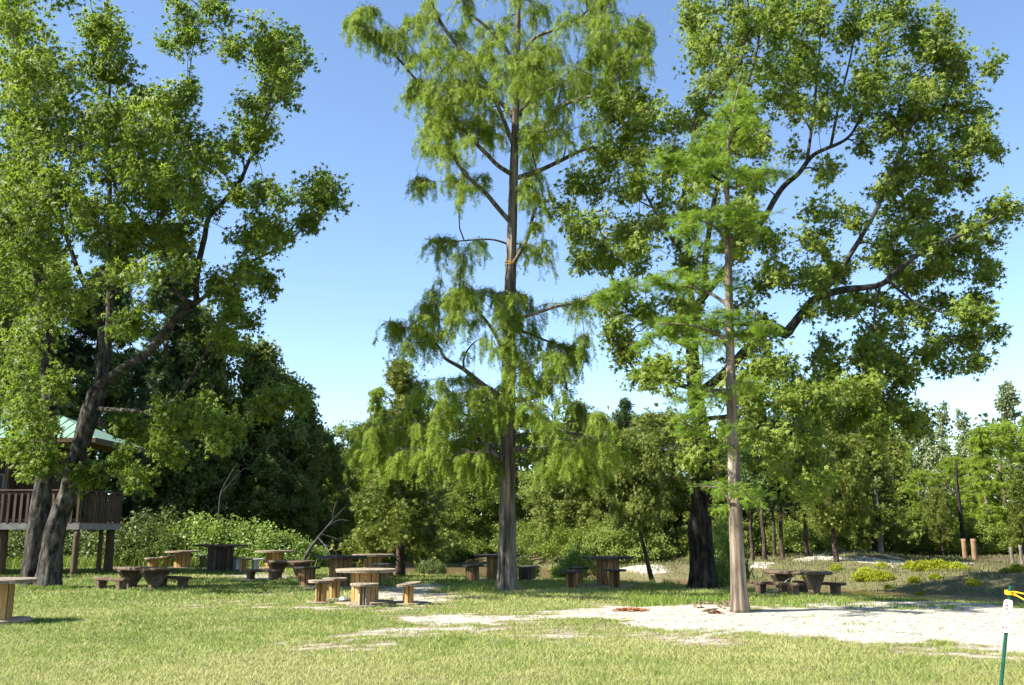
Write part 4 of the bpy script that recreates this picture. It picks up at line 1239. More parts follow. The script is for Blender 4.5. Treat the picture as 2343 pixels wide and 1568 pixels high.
PB = {'shrub': proto_bush('leafy_shrub', 1.8, 1.5, 201, 70, 'shrub', OVAL, (.07, .14)),
      'dull': proto_bush('leafy_shrub', 1.7, 1.7, 202, 70, 'shrub_dk', OVAL, (.07, .13)),
      'yellow': proto_bush('low_bush', .8, .75, 203, 50, 'yellow', TUFT, (.08, .15), 12, 8, (.15, .26)),
      'under': proto_bush('undergrowth_bush', 2.2, 2.0, 204, 80, 'bright', OVAL, (.06, .12), 24)}
HB, HD = 'bright leafy shrub in the hedge behind the far spool tables', 'dull bushy shrub in the hedge beside the cabin'
for k, vx, D, top, lab in (('dull', 315, 46, 1178, HD), ('dull', 390, 47, 1172, HD), ('dull', 350, 44.5, 1200, HD), ('dull', 280, 46, 1205, HD), ('dull', 240, 48, 1190, HD), ('dull', 120, 46, 1195, HD), ('dull', 30, 45, 1200, HD), ('dull', 180, 47, 1200, HD),
                           ('shrub', 450, 46, 1172, HB), ('shrub', 500, 45.5, 1178, HB), ('shrub', 550, 46, 1185, HB), ('shrub', 600, 46, 1192, HB), ('shrub', 640, 45.5, 1212, HB), ('shrub', 525, 44.5, 1210, HB), ('shrub', 465, 44.5, 1215, HB), ('shrub', 590, 44.5, 1222, HB), ('shrub', 700, 47, 1235, HB)):
    place(PB[k], vx, D, lab, 'hedge shrubs', top, 1, rr.random() * 6.28, 1.0 + rr.random() * .25, .03, 'shrub')
for vx, D, top, k, lab in ((1655, 31, 1180, 'shrub', 'upright green shrub behind the slim cypress trunk'), (1648, 29.2, 1265, 'shrub', 'low green shrub at the foot of the dark sweetgum'), (1318, 40, 1240, 'shrub', 'small bright shrub on the bank behind the slatted stool'), (1180, 41, 1255, 'dull', 'small shrub on the bank behind the tall cypress'), (985, 42, 1270, 'dull', 'scrubby bush on the lawn edge right of the shaggy cedar trunk'.replace('right of', 'beside'))):
    place(PB[k], vx, D, lab, None, top, 1, rr.random() * 6.28, .45 if vx > 1600 else .75, .03, 'shrub')
# ---- undergrowth along the wood edge
for vx, D in [(800, 72), (880, 70), (950, 71), (1030, 69), (1090, 68), (1150, 67), (1220, 64), (1270, 60), (1330, 57), (1380, 55), (1430, 53), (1480, 56), (1560, 58), (1650, 54), (1710, 58), (1760, 57), (1820, 55), (1870, 58), (1880, 56), (1950, 58), (2030, 60), (2080, 58), (2120, 57), (2170, 60), (2230, 58), (2270, 57), (2310, 58), (2360, 57), (2420, 58), (1600, 58), (1740, 62), (1900, 62), (1990, 64), (2150, 64), (840, 68), (1000, 67)]:
    UG = 'light green undergrowth bush ' + ('behind the shaggy cedar' if vx < 1010 else 'behind the tall cypress trunk' if vx < 1300 else 'behind the tall reel table between the trunks' if vx < 1570 else 'behind the pine row' if vx < 1890 else 'round the bare pale trunk' if vx < 2090 else 'behind the wooden pilings')
    place(PB['under'], vx, D, UG, 'undergrowth bushes', None, rr.uniform(.7, 1.25), rr.random() * 6.28, 1.1, .03, 'bush')
# ---- yellow-green bushes on the far creek bank
YB = 'round yellow-green bush on the far creek bank'
for vx, vy, D, w in ((1982, 1315, 38, .75), (2020, 1318, 37.5, .6), (2017, 1290, 42, .45), (1913, 1287, 42, .4), (2110, 1302, 39.5, .7), (2150, 1306, 39, .75), (2190, 1310, 38.5, .6), (2085, 1300, 41, .5), (2090, 1322, 36, .35), (2138, 1325, 36, .33), (2100, 1345, 33, .3), (1998, 1368, 31, .27), (2030, 1335, 35.5, .25), (1845, 1300, 40, .35), (2225, 1350, 34, .35), (2330, 1325, 36, .5), (2300, 1330, 36, .3)):
    place(PB['yellow'], vx, D, YB, 'yellow-green bank bushes', None, w * .75, rr.random() * 6.28, 1.1, .02, 'bush')


# ---- far woodland behind everything
def far_wood():
    rng = np.random.default_rng(77)
    mb = MB()
    n = 1600
    x = rng.uniform(-95, 75, n); y = rng.uniform(86, 100, n)
    vx = 1171 + x / (y * CT) * FPX
    top = np.interp(vx, [-400, 300, 700, 800, 900, 1150, 1500, 1900, 2100, 2342, 2700], [780, 820, 1010, 1060, 960, 960, 980, 1000, 1010, 980, 940])
    ztop = CAM_H + (1215 - top) / FPX * y * (.85 + .3 * n2(x, y, .16, 5, 2))
    z = rng.random(n) ** .8 * ztop
    C = np.c_[x, y, z]
    nl = 20
    P = (C[:, None] + rng.normal(0, .8, (n, nl, 3))).reshape(-1, 3)
    P[:, 2] = np.maximum(P[:, 2], .1)
    N = n * nl
    leaves(mb, OVAL, P, rng.normal(0, 1, (N, 3)), rng.normal(0, .5, (N, 3)) + np.array([-.2, -.4, .8]), rng.uniform(.4, .7, N), np.clip(rng.normal(.5, .2, N) + np.repeat(rng.normal(0, .15, n), nl), 0, 1))
    for k in range(60):
        xx, yy = rng.uniform(-90, 70), rng.uniform(84, 96)
        h = rng.uniform(6, 9)
        tube(mb, np.array([[xx, yy, -.3, .2], [xx + rng.normal(0, .2), yy, h * .5, .15], [xx + rng.normal(0, .4), yy, h, .05]]), 6, tint=0.0)
    o = mb.build('far_woodland', M['oak'])
    tag(o, 'continuous far wood closing the view behind the nearer trees', 'wood', kind='stuff')


far_wood()


# ------------------------------------------------------------------ cable-reel tables and stools
def disc_boards(R, w, gap, ang, rng):
    """planks cut to a circle -> list of 2d polygons"""
    out = []
    n = max(3, int(round(2 * R / w)))
    w = 2 * R / n
    ca, sa = math.cos(ang), math.sin(ang)
    for i in range(n):
        x0, x1 = -R + i * w + gap, -R + (i + 1) * w - gap
        x0c, x1c = max(x0, -R * .995), min(x1, R * .995)
        xs = np.linspace(x0c, x1c, 6)
        h = np.sqrt(np.maximum(R * R - xs * xs, (R * .06) ** 2))
        jit = rng.normal(0, .006)
        poly = np.concatenate([np.c_[xs, -h + jit], np.c_[xs[::-1], h[::-1] + jit]])
        out.append(np.c_[poly[:, 0] * ca - poly[:, 1] * sa, poly[:, 0] * sa + poly[:, 1] * ca])
    return out


SP_N = [0]


def spool(kind, vx, D, dia, drum, H, label, group, top_m='old_wood', side_m='pine_wood', base_m='old_wood', ns=10, gaps=(), tilt=(0, 0), white=(), bolts=True, yaw=None):
    SP_N[0] += 1
    rng = np.random.default_rng(900 + SP_N[0])
    x = xof(vx, D); z = gz1(x, D)
    root = empty(kind, (x, D, z), rng.random() * .8 if yaw is None else yaw)
    tag(root, label, 'table' if 'table' in kind else 'stool', group)
    R, r, th = dia / 2, drum / 2, .026 if dia < .9 else .034
    bw = .13 if dia < .9 else .17
    a0 = rng.random() * 3
    tx, ty = tilt
    for lv, (z0, mat) in enumerate(((-.015, base_m), (th - .012, base_m), (H - 2 * th, top_m), (H - th + .003, top_m))):
        ang = a0 + (lv % 2) * math.pi / 2
        for poly in disc_boards(R if lv in (0, 3) else R - .006, bw, .004, ang, rng):
            mb = MB()
            mb.prism(poly, z0, z0 + th - .002 + rng.normal(0, .0015), rng.random())
            if lv >= 2 and (tx or ty):
                V = mb.V[0]; V[:, 2] += V[:, 0] * tx + V[:, 1] * ty
            mb.build('board', M[mat], root)
    z0, z1 = 2 * th - .014, H - 2 * th - .001
    for k in range(ns):
        if k in gaps: continue
        a = k / ns * 2 * np.pi
        da = np.pi / ns - .012 / drum * 2
        th_ = .026
        pts = []
        for rr_, an in ((r, -da), (r, 0), (r, da), (r - th_, da), (r - th_, -da)):
            rr2 = rr_ + (.004 if an == 0 else 0)
            pts.append([rr2 * math.cos(a + an), rr2 * math.sin(a + an)])
        mb = MB()
        mb.prism(np.array(pts), z0, z1 + (tx * math.cos(a) + ty * math.sin(a)) * r - .004 * (abs(tx) > 0), rng.random())
        mb.build('stave', M['white_wood'] if k in white else M[side_m], root)
    if bolts:
        for k in range(4):
            a = k * math.pi / 2 + .4
            mb = MB()
            q = np.arange(8) / 8 * 2 * np.pi
            mb.prism(np.c_[np.cos(q) * .016 + math.cos(a) * r * .8, np.sin(q) * .016 + math.sin(a) * r * .8], H - .004, H + .012)
            V = mb.V[0]; V[:, 2] += V[:, 0] * tx + V[:, 1] * ty
            mb.build('bolt', M['steel'], root)
    return root


TB, SB = 'cable-reel tables of the picnic ground', 'cable-reel stools of the picnic ground'
# table at the left edge
spool('reel_table', -18, 17.6, 1.32, .62, .75, 'weathered cable-reel table standing alone on open lawn by the sweetgum', TB, 'old_wood', 'pine_wood')
# bright set on the sand
spool('reel_table', 834, 22.0, 1.33, .6, .76, 'sunlit yellow-staved cable-reel table ringed by four stools on the sand', TB, 'old_wood', 'pine_wood', ns=14)
spool('reel_stool', 733, 22.0, .585, .25, .5, 'slotted reel stool at the grassy end of the sunlit set', SB, 'old_wood', 'pine_wood', ns=7, gaps=(5,), yaw=.1)
spool('reel_stool', 764, 23.3, .585, .25, .5, 'reel stool with solid round column tucked beside the sunlit table', SB, 'old_wood', 'pine_wood', ns=8)
spool('reel_stool', 832, 21.0, .6, .235, .49, 'grey slatted reel stool standing right before the sunlit table', SB, 'old_wood', 'old_wood', ns=6, gaps=(4,), yaw=.35)
spool('reel_stool', 933, 21.7, .54, .235, .47, 'tilted reel stool standing off by itself on bare sand', SB, 'old_wood', 'pine_wood', ns=7, tilt=(.10, .05), yaw=0)
# dark topped set behind it
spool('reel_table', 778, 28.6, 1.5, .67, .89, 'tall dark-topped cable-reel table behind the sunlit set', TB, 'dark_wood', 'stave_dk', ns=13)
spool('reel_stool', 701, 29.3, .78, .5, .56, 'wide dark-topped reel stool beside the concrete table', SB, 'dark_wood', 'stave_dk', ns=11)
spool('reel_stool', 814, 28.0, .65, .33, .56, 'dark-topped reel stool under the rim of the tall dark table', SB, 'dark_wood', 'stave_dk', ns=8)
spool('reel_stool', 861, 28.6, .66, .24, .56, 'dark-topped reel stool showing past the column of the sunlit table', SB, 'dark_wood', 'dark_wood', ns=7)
spool('reel_table', 852, 35.0, 1.5, .66, .83, 'pale-topped cable-reel table beside the shaggy cedar trunk', TB, 'old_wood', 'pine_wood', ns=12)
spool('reel_stool', 868, 32.3, .66, .5, .56, 'pale-topped reel stool before the table beside the cedar trunk', SB, 'old_wood', 'pine_wood', ns=10)
spool('reel_stool', 886, 35.2, .66, .4, .52, 'dark-topped reel stool against the shaggy cedar trunk', SB, 'dark_wood', 'stave_dk', ns=9)
# far left set in front of the hedge
spool('reel_table', 415.5, 41.8, 1.49, .66, .74, 'yellow-staved cable-reel table with a propping stick before the hedge', TB, 'old_wood', 'pine_wood', ns=12, tilt=(.02, 0), yaw=0)
spool('reel_stool', 348, 42.0, .70, .39, .44, 'reel stool farthest along the hedge toward the cabin', SB, 'old_wood', 'pine_wood', ns=9)
spool('reel_stool', 381, 42.4, .64, .27, .50, 'tilted reel stool close by the yellow-staved hedge table', SB, 'old_wood', 'pine_wood', ns=8, tilt=(.08, 0), yaw=0)
spool('reel_stool', 463, 42.4, .66, .26, .52, 'slatted reel stool between the yellow table and the big dark table', SB, 'old_wood', 'old_wood', ns=7, gaps=(5,), tilt=(.05, 0), yaw=0)
spool('reel_table', 502, 39.0, 2.1, 1.0, 1.04, 'largest cable-reel table, its column almost black', TB, 'dark_wood', 'dark_wood', 'dark_wood', ns=16)
spool('reel_stool', 537, 39.4, .66, .34, .55, 'reel stool with white painted column against the largest table', SB, 'old_wood', 'white_wood', ns=8)
spool('reel_stool', 556, 38.4, .62, .3, .55, 'brown reel stool beside the white-columned stool', SB, 'old_wood', 'pine_wood', ns=8)
spool('reel_stool', 583, 38.8, .66, .28, .5, 'white reel stool behind the mossy concrete bench', SB, 'white_wood', 'white_wood', ns=8)
spool('reel_table', 627, 42.0, 1.69, .76, .76, 'wide yellow-staved cable-reel table behind the concrete table', TB, 'old_wood', 'pine_wood', ns=14)
# behind the tall cypress
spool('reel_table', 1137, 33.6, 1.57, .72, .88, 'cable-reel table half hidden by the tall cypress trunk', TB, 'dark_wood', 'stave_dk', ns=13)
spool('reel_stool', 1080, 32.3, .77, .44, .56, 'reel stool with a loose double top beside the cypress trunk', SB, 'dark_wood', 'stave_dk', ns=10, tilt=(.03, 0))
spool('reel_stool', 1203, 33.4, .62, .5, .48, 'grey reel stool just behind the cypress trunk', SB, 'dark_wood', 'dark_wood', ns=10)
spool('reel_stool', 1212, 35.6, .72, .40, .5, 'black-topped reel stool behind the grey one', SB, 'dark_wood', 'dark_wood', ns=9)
# right set
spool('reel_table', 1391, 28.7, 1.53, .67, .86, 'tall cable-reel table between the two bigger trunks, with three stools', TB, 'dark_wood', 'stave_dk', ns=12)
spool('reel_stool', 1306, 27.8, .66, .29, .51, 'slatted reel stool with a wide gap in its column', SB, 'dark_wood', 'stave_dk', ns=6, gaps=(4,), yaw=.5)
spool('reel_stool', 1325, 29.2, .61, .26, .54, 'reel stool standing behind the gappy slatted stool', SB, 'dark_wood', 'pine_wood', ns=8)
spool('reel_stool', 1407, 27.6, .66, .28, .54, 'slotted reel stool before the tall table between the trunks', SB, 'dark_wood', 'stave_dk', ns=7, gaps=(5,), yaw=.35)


# ------------------------------------------------------------------ concrete tables and benches
def slab(mb, L, W, z0, z1, rng, wob=.012):
    """rounded-corner slab with worn edges"""
    a = np.linspace(0, 2 * np.pi, 48, endpoint=False)
    e = 5.0
    px = L / 2 * np.sign(np.cos(a)) * np.abs(np.cos(a)) ** (2 / e)
    py = W / 2 * np.sign(np.sin(a)) * np.abs(np.sin(a)) ** (2 / e)
    k = 1 + rng.normal(0, wob, 48)
    px, py = px * k, py * k
    rings = []
    h = z1 - z0
    for f, zz in ((.95, z0), (.985, z0 + h * .12), (1.0, z0 + h * .4), (1.0, z0 + h * .65), (.985, z1 - h * .1), (.955, z1), (.5, z1 + .003)):
        rings.append(np.c_[px * f, py * f, np.full(48, zz)])
    n = 48
    q = [[k2 * n + i, k2 * n + (i + 1) % n, (k2 + 1) * n + (i + 1) % n, (k2 + 1) * n + i] for k2 in range(6) for i in range(n)]
    mb.add(np.concatenate(rings), [q, [list(range(n))[::-1]], [[6 * n + i for i in range(n)]]])


def frustum(mb, cx, w0, w1, t, z0, z1, zm=None):
    """pedestal: across y from w0 (foot) flaring to w1 (head); t thick along x"""
    zm = zm if zm is not None else z0 + (z1 - z0) * .35
    prof = [(w0 / 2, z0), (w0 / 2, zm), (w1 / 2, z1 - .03), (w1 / 2, z1)]
    V = []
    for y, z in prof:
        V += [(cx - t / 2, -y, z), (cx + t / 2, -y, z), (cx + t / 2, y, z), (cx - t / 2, y, z)]
    q = [[4 * k + i, 4 * k + (i + 1) % 4, 4 * k + 4 + (i + 1) % 4, 4 * k + 4 + i] for k in range(3) for i in range(4)]
    mb.add(V, [q, [[3, 2, 1, 0]], [[12, 13, 14, 15]]])


def concrete_set(vx, D, rz, label, L=1.9, W=.85, H=.62, benches=(), zoff=0.0, bl=1.55, lift=0.0):
    rng = np.random.default_rng(int(vx) + 4)
    x = xof(vx, D); z = gz1(x, D) + lift
    root = empty('concrete_table', (x, D, z), rz)
    tag(root, label, 'table')
    mb = MB(); slab(mb, L, W, H - .085, H, rng); mb.build('table_top', M['concrete'], root, smooth=True)
    for s in (-1, 1):
        mb = MB(); frustum(mb, s * L * .27, .30, W * .97, .15, -.12 - lift, H - .083, H * .22)
        mb.build('pedestal', M['concrete'], root)
    for side, dx, blab in benches:
        off = np.array([dx, side * (W / 2 + .38)])
        bx = x + off[0] * math.cos(rz) - off[1] * math.sin(rz); by = D + off[0] * math.sin(rz) + off[1] * math.cos(rz)
        b = empty('concrete_bench', (bx, by, gz1(bx, by)), rz)
        tag(b, blab, 'bench')
        mb = MB(); slab(mb, bl, .32, .26, .335, rng, .015); mb.build('seat', M['concrete'], b, smooth=True)
        for s in (-1, 1):
            mb = MB(); frustum(mb, s * bl * .32, .22, .27, .17, -.12, .262, .1); mb.build('leg', M['concrete'], b)


concrete_set(326, 27.9, -.62, 'dark concrete picnic table with flared pedestals near the double-trunked sweetgum', 2.05, .9, .60,
             ((-1, -.25, 'long concrete bench on the lawn side of the dark concrete table'), (1, .2, 'concrete bench on the far side of the dark concrete table')))
concrete_set(660, 33.5, -.5, 'mossy concrete picnic table between the reel tables', 1.9, .9, .62,
             ((-1, -.45, 'mossy sunlit concrete bench before the white reel stools'),))
concrete_set(1826, 25.8, -.88, 'concrete picnic table with flared pedestals at the sand edge by the slim cypress', 1.8, .85, .60,
             ((-1, -.1, 'concrete bench between the slim cypress and its picnic table'), (1, .1, 'concrete bench on the creek side of the sand-edge picnic table')))


# ------------------------------------------------------------------ raised cabin
def cabin():
    D = 35.0
    xr = xof(171, D)            # right front corner
    z = gz1(xr, D)
    root = empty('raised_cabin', (xr, D, z))
    tag(root, 'raised wooden cabin on posts with railed porch and green metal roof', 'cabin')
    rng = np.random.default_rng(8)
    Wd, Dp, zf = 11.0, 3.7, 1.62

    def part(nm, c, d, mat, parent=root, rot=None):
        mb = MB(); mb.box(c, d, rot, rng.random()); return mb.build(nm, M[mat], parent)
    # posts under the deck
    for px_, py_, r in ((-.12, .12, .11), (-.25, 3.4, .17), (-.2, 2.4, .09), (-2.9, .3, .2), (-5.6, .3, .2), (-2.9, 3.4, .18), (-5.6, 3.4, .18), (-8.5, .3, .2)):
        gzp = gz1(xr + px_, D + py_) - z
        mb = MB(); tube(mb, spline(np.array([[px_, py_, gzp - .15, r * 1.08], [px_ + .01, py_, .8, r], [px_, py_, zf - .001, r * .95]]), .3), 12, .05, 3, 3, 1)
        mb.build('post', M['deck_wood'], root, smooth=True)
    part('rim_beam', (-Wd / 2, .02, zf + .12), (Wd, .05, .24), 'grey_wood')
    part('rim_beam', (-.025, Dp / 2 + .05, zf + .12), (.05, Dp, .24), 'grey_wood')
    part('floor', (-Wd / 2 - .05, Dp / 2 + .05, zf + .2), (Wd - .05, Dp - .02, .06), 'deck_wood')
    # railing
    z0, z1 = zf + .24, zf + 1.36
    part('rail', (-Wd / 2, .03, z1 + .05), (Wd + .1, .16, .05), 'deck_wood')
    part('rail', (-Wd / 2, .05, z1 - .07), (Wd, .04, .10), 'deck_wood')
    part('rail', (-Wd / 2, .05, z0 + .10), (Wd, .04, .09), 'deck_wood')
    part('rail', (-.03, Dp / 2 + .15, z1 + .05), (.16, Dp - .1, .05), 'deck_wood')
    part('rail', (-.04, Dp / 2 + .15, z0 + .10), (.04, Dp - .1, .09), 'deck_wood')
    part('rail', (-.04, Dp / 2 + .15, z1 - .07), (.04, Dp - .1, .09), 'deck_wood')
    k = -.10
    while k > -Wd + .1:
        part('baluster', (k, .002 + rng.normal(0, .003), (z0 + z1) / 2 - .02), (.088, .034, z1 - z0 - .02), 'deck_wood')
        k -= .23
    k = .35
    while k < Dp:
        part('baluster', (.012, k, (z0 + z1) / 2 - .02), (.034, .088, z1 - z0 - .02), 'deck_wood'); k += .2
    # roof posts, walls, roof
    zt = zf + 3.05
    for px_, py_ in ((-.12, .12), (-2.9, .2), (-5.6, .2), (-8.5, .2), (-.12, 3.5)):
        part('porch_post', (px_, py_ + .02, (zf + .24 + zt) / 2), (.13, .13, zt - zf - .24), 'deck_wood')
    part('eave_beam', (-Wd / 2, .22, zt + .08), (Wd - .3, .1, .2), 'deck_wood')
    part('eave_beam', (-.35, Dp / 2 + .2, zt + .08), (.1, Dp - .6, .2), 'deck_wood')
    wl = part('wall', (-Wd / 2 - 1.0, 1.7, (zf + zt) / 2 + .2), (Wd - 2.4, .12, zt - zf - .1), 'cabin')
    part('wall', (-2.22, 2.7, (zf + zt) / 2 + .2), (.12, 1.85, zt - zf - .1), 'cabin')
    for wx in (-4.2, -7.6):
        w = part('window', (wx, 1.63, zf + 1.55), (.95, .05, 1.1), 'grey_wood')
        part('pane', (wx, 1.60, zf + 1.55), (.8, .02, .95), 'sign_black', w)
    d = part('door', (-5.9, 1.62, zf + 1.25), (.9, .05, 2.0), 'deck_wood')
    # hip roof
    ov, rise = .6, 1.1
    x0, x1, y0, y1 = -Wd - ov, ov, -ov, Dp + ov
    run = (y1 - y0) / 2
    ze, zr = zt + .2, zt + .2 + rise
    ridge0, ridge1 = (x0 + run, (y0 + y1) / 2), (x1 - run, (y0 + y1) / 2)
    rf = empty('roof', (0, 0, 0)); rf.parent = root
    faces = [((x0, y0), (x1, y0), ridge1, ridge0), ((x1, y0), (x1, y1), ridge1), ((x1, y1), (x0, y1), ridge0, ridge1), ((x0, y1), (x0, y0), ridge0)]
    mb = MB()
    for fc in faces:
        v = [(p[0], p[1], ze if i < 2 else zr) for i, p in enumerate(fc)]
        n = len(v)
        lo = [(a, b, c - .04) for a, b, c in v]
        mb.add(np.array(v + lo), [[list(range(n))], [[n + i for i in range(n)][::-1]]] + [[[i, n + i, n + (i + 1) % n, (i + 1) % n]] for i in range(n)])
    bpy.data.objects.remove(rf)
    rf = mb.build('roof', M['roof'], root)
    # standing ribs of the front and side slopes
    s = rise / run
    for i in range(28):
        xx = x1 - .3 - i * .42
        ln = min(run, x1 - xx) - .05
        if ln < .3: continue
        v = np.array([[xx, y0 + .02, ze + .012], [xx, y0 + ln, ze + .012 + ln * s]])
        mb = MB()
        d = v[1] - v[0]; L = np.linalg.norm(d); an = math.atan2(d[2], d[1])
        rot = np.array([[1, 0, 0], [0, math.cos(an), -math.sin(an)], [0, math.sin(an), math.cos(an)]])
        mb.box((v[0] + v[1]) / 2, (.035, L, .035), rot); mb.build('rib', M['roof'], rf)
    mb = MB(); mb.box((-Wd / 2, y0 - .012, ze - .07), (Wd + 2 * ov, .025, .16)); mb.build('fascia', M['deck_wood'], root)
    mb = MB(); mb.box((x1 + .012, (y0 + y1) / 2, ze - .07), (.025, y1 - y0, .16)); mb.build('fascia', M['deck_wood'], root)


cabin()


# ------------------------------------------------------------------ sign on its green post, rope
def sign():
    D = 9.55
    bx = xof(2286, D, .0)
    z = gz1(bx, D)
    root = empty('sign_post', (bx, D, z))
    tag(root, 'leaning green steel post at the sand edge carrying the small sign', 'post')
    p_top = at(2311, 1340, D)
    lean = (p_top[0] - bx) / (p_top[2] - z)
    H = p_top[2] - z
    yaw = math.radians(-95)
    mb = MB()
    prof = [(-.026, -.004), (-.017, -.004), (-.010, -.022), (.010, -.022), (.017, -.004), (.026, -.004), (.026, 0), (.013, 0), (.007, -.017), (-.007, -.017), (-.013, 0), (-.026, 0)]
    c, s = math.cos(math.radians(-20)), math.sin(math.radians(-20))
    V = []
    for zz in (-.25, H * .5, H - .01, H):
        for a, b in prof: V.append(((a * c - b * s) * .66 + lean * zz, (a * s + b * c) * .66, zz))
    n = len(prof)
    mb.add(V, [[[k * n + i, k * n + (i + 1) % n, (k + 1) * n + (i + 1) % n, (k + 1) * n + i] for k in range(3) for i in range(n)],
               [[0, 1, 11], [1, 10, 11], [1, 2, 10], [2, 9, 10], [2, 3, 9], [3, 8, 9], [3, 4, 8], [4, 7, 8], [4, 5, 7], [5, 6, 7]],
               [[3 * n + q for q in t] for t in ([0, 11, 1], [1, 11, 10], [1, 10, 2], [2, 10, 9], [2, 9, 3], [3, 9, 8], [3, 8, 4], [4, 8, 7], [4, 7, 5], [5, 7, 6])]])
    mb.build('channel', M['post_green'], root)
    for k in range(9):
        mb = MB(); zz = .12 + k * .075
        mb.box((lean * zz - .009, -.0165, zz), (.008, .006, .008)); mb.build('tooth', M['post_green'], root)
    # plate: built flat in (u across, w up), then turned and leaned
    sc = at(2306, 1411, D)
    so_ = empty('no_parking_sign', sc)
    tag(so_, 'narrow white no-parking sign with red circle on the green post', 'sign')
    so_.rotation_euler = (0, math.atan(lean) + .045, 0)
    w, h = .205, .31
    ca, sa = math.cos(yaw), math.sin(yaw)

    def tr(u, d, v):               # u across plate, d out of plate, v up
        u, d, v = np.broadcast_arrays(np.asarray(u, float), np.asarray(d, float), np.asarray(v, float))
        return np.stack([u * ca + d * sa, u * sa - d * ca, v], -1).reshape(-1, 3) + np.array([-.035, -.035, 0])

    def flat(nm, polys, d0, mat, parent):
        mb = MB()
        for pl in polys:
            pl = np.asarray(pl, float); n_ = len(pl)
            v = np.concatenate([tr(pl[:, 0], d0, pl[:, 1]), tr(pl[:, 0], d0 + .0008, pl[:, 1])])
            mb.add(v, [[[n_ + i for i in range(n_)]], [list(range(n_))[::-1]], [[i, (i + 1) % n_, n_ + (i + 1) % n_, n_ + i] for i in range(n_)]])
        return mb.build(nm, M[mat], parent)
    a = np.linspace(0, 2 * np.pi, 40, endpoint=False)
    e = 7
    rp = np.c_[w / 2 * np.sign(np.cos(a)) * np.abs(np.cos(a)) ** (2 / e), h / 2 * np.sign(np.sin(a)) * np.abs(np.sin(a)) ** (2 / e)]
    mb = MB()
    v = np.concatenate([tr(rp[:, 0], 0, rp[:, 1]), tr(rp[:, 0], .003, rp[:, 1])])
    mb.add(v, [[[40 + i for i in range(40)]], [list(range(40))[::-1]], [[i, (i + 1) % 40, 40 + (i + 1) % 40, 40 + i] for i in range(40)]])
    pl = mb.build('plate', M['sign_white'], so_)

    def ring(cx, cy, r0, r1, n_=28):
        out = []
        for i in range(n_):
            t0, t1 = 2 * np.pi * i / n_, 2 * np.pi * (i + 1) / n_
            out.append([(cx + r0 * math.cos(t0), cy + r0 * math.sin(t0)), (cx + r1 * math.cos(t0), cy + r1 * math.sin(t0)), (cx + r1 * math.cos(t1), cy + r1 * math.sin(t1)), (cx + r0 * math.cos(t1), cy + r0 * math.sin(t1))])
        return out

    def seg(x0, y0, x1, y1, t):
        d = np.array([x1 - x0, y1 - y0]); L = np.linalg.norm(d); nn = np.array([-d[1], d[0]]) / L * t / 2
        p, q = np.array([x0, y0]), np.array([x1, y1])
        return [tuple(p - nn), tuple(q - nn), tuple(q + nn), tuple(p + nn)]
    b = []
    for (p, q) in (((-.096, -.148), (.096, -.148)), ((.096, -.148), (.096, .148)), ((.096, .148), (-.096, .148)), ((-.096, .148), (-.096, -.148))):
        b.append(seg(*p, *q, .003))
    flat('border', b, .0036, 'sign_red', pl)
    cy = .068
    pb = [seg(-.018, cy - .038, -.018, cy + .038, .014)] + [seg(-.012, cy + .033, .012, cy + .033, .012), seg(.012, cy + .036, .024, cy + .022, .012), seg(.024, cy + .022, .024, cy + .012, .012), seg(.024, cy + .012, .012, cy - .002, .012), seg(.012, cy + .001, -.012, cy + .001, .012)]
    flat('letter_p', pb, .0034, 'sign_black', pl)
    flat('ban_circle', ring(0, cy, .054, .066) + [seg(-.042, cy + .042, .042, cy - .042, .012)], .0050, 'sign_red', pl)

    def text(tx, x0, y0, cw, ch, t):
        G = {'N': [(0, 0, 0, 1), (0, 1, 1, 0), (1, 0, 1, 1)], 'O': [(0, 0, 0, 1), (0, 1, 1, 1), (1, 1, 1, 0), (1, 0, 0, 0)], 'P': [(0, 0, 0, 1), (0, 1, 1, 1), (1, 1, 1, .5), (1, .5, 0, .5)],
             'A': [(0, 0, .5, 1), (.5, 1, 1, 0), (.2, .4, .8, .4)], 'R': [(0, 0, 0, 1), (0, 1, 1, 1), (1, 1, 1, .5), (1, .5, 0, .5), (.4, .5, 1, 0)], 'K': [(0, 0, 0, 1), (0, .45, 1, 1), (.3, .6, 1, 0)],
             'I': [(.5, 0, .5, 1)], 'G': [(1, 1, 0, 1), (0, 1, 0, 0), (0, 0, 1, 0), (1, 0, 1, .5), (1, .5, .5, .5)]}
        out = []
        for i, ch_ in enumerate(tx):
            for (a0, b0, a1, b1) in G[ch_]:
                out.append(seg(x0 + i * cw * 1.45 + a0 * cw, y0 + b0 * ch, x0 + i * cw * 1.45 + a1 * cw, y0 + b1 * ch, t))
        return out
    flat('lettering', text('NO', -.037, -.062, .030, .045, .008), .0034, 'sign_red', pl)
    flat('lettering', text('PARKING', -.077, -.128, .0155, .042, .006), .0034, 'sign_red', pl)
    # rope: loops round the post and two lines running off
    mb = MB()
    pc = at(2308, 1356, D)
    for k in range(3):
        t = np.linspace(0, 2 * np.pi, 20)
        tube(mb, np.c_[pc[0] + .034 * np.cos(t), pc[1] + .034 * np.sin(t), pc[2] + .012 * (1 - k) + .006 * np.sin(t), np.full(20, .0075)], 8, cap=False)
    for (dz, end) in ((.01, at(2450, 1376, D - .4)), (-.012, at(2450, 1428, D - .6))):
        st = pc + np.array([.03, -.03, dz])
        md = (st + end) / 2 + np.array([0, 0, -.008])
        tube(mb, spline(np.array([[*st, .0075], [*md, .0075], [*end, .0075]]), .05), 8)
    tube(mb, np.array([[*(pc + np.array([.026, -.035, -.018])), .013], [*(pc + np.array([.05, -.035, -.022])), .012]]), 8)
    o = mb.build('rope', M['rope'], None, pc, smooth=True)
    tag(o, 'yellow rope knotted round the top of the green sign post', 'rope')


sign()


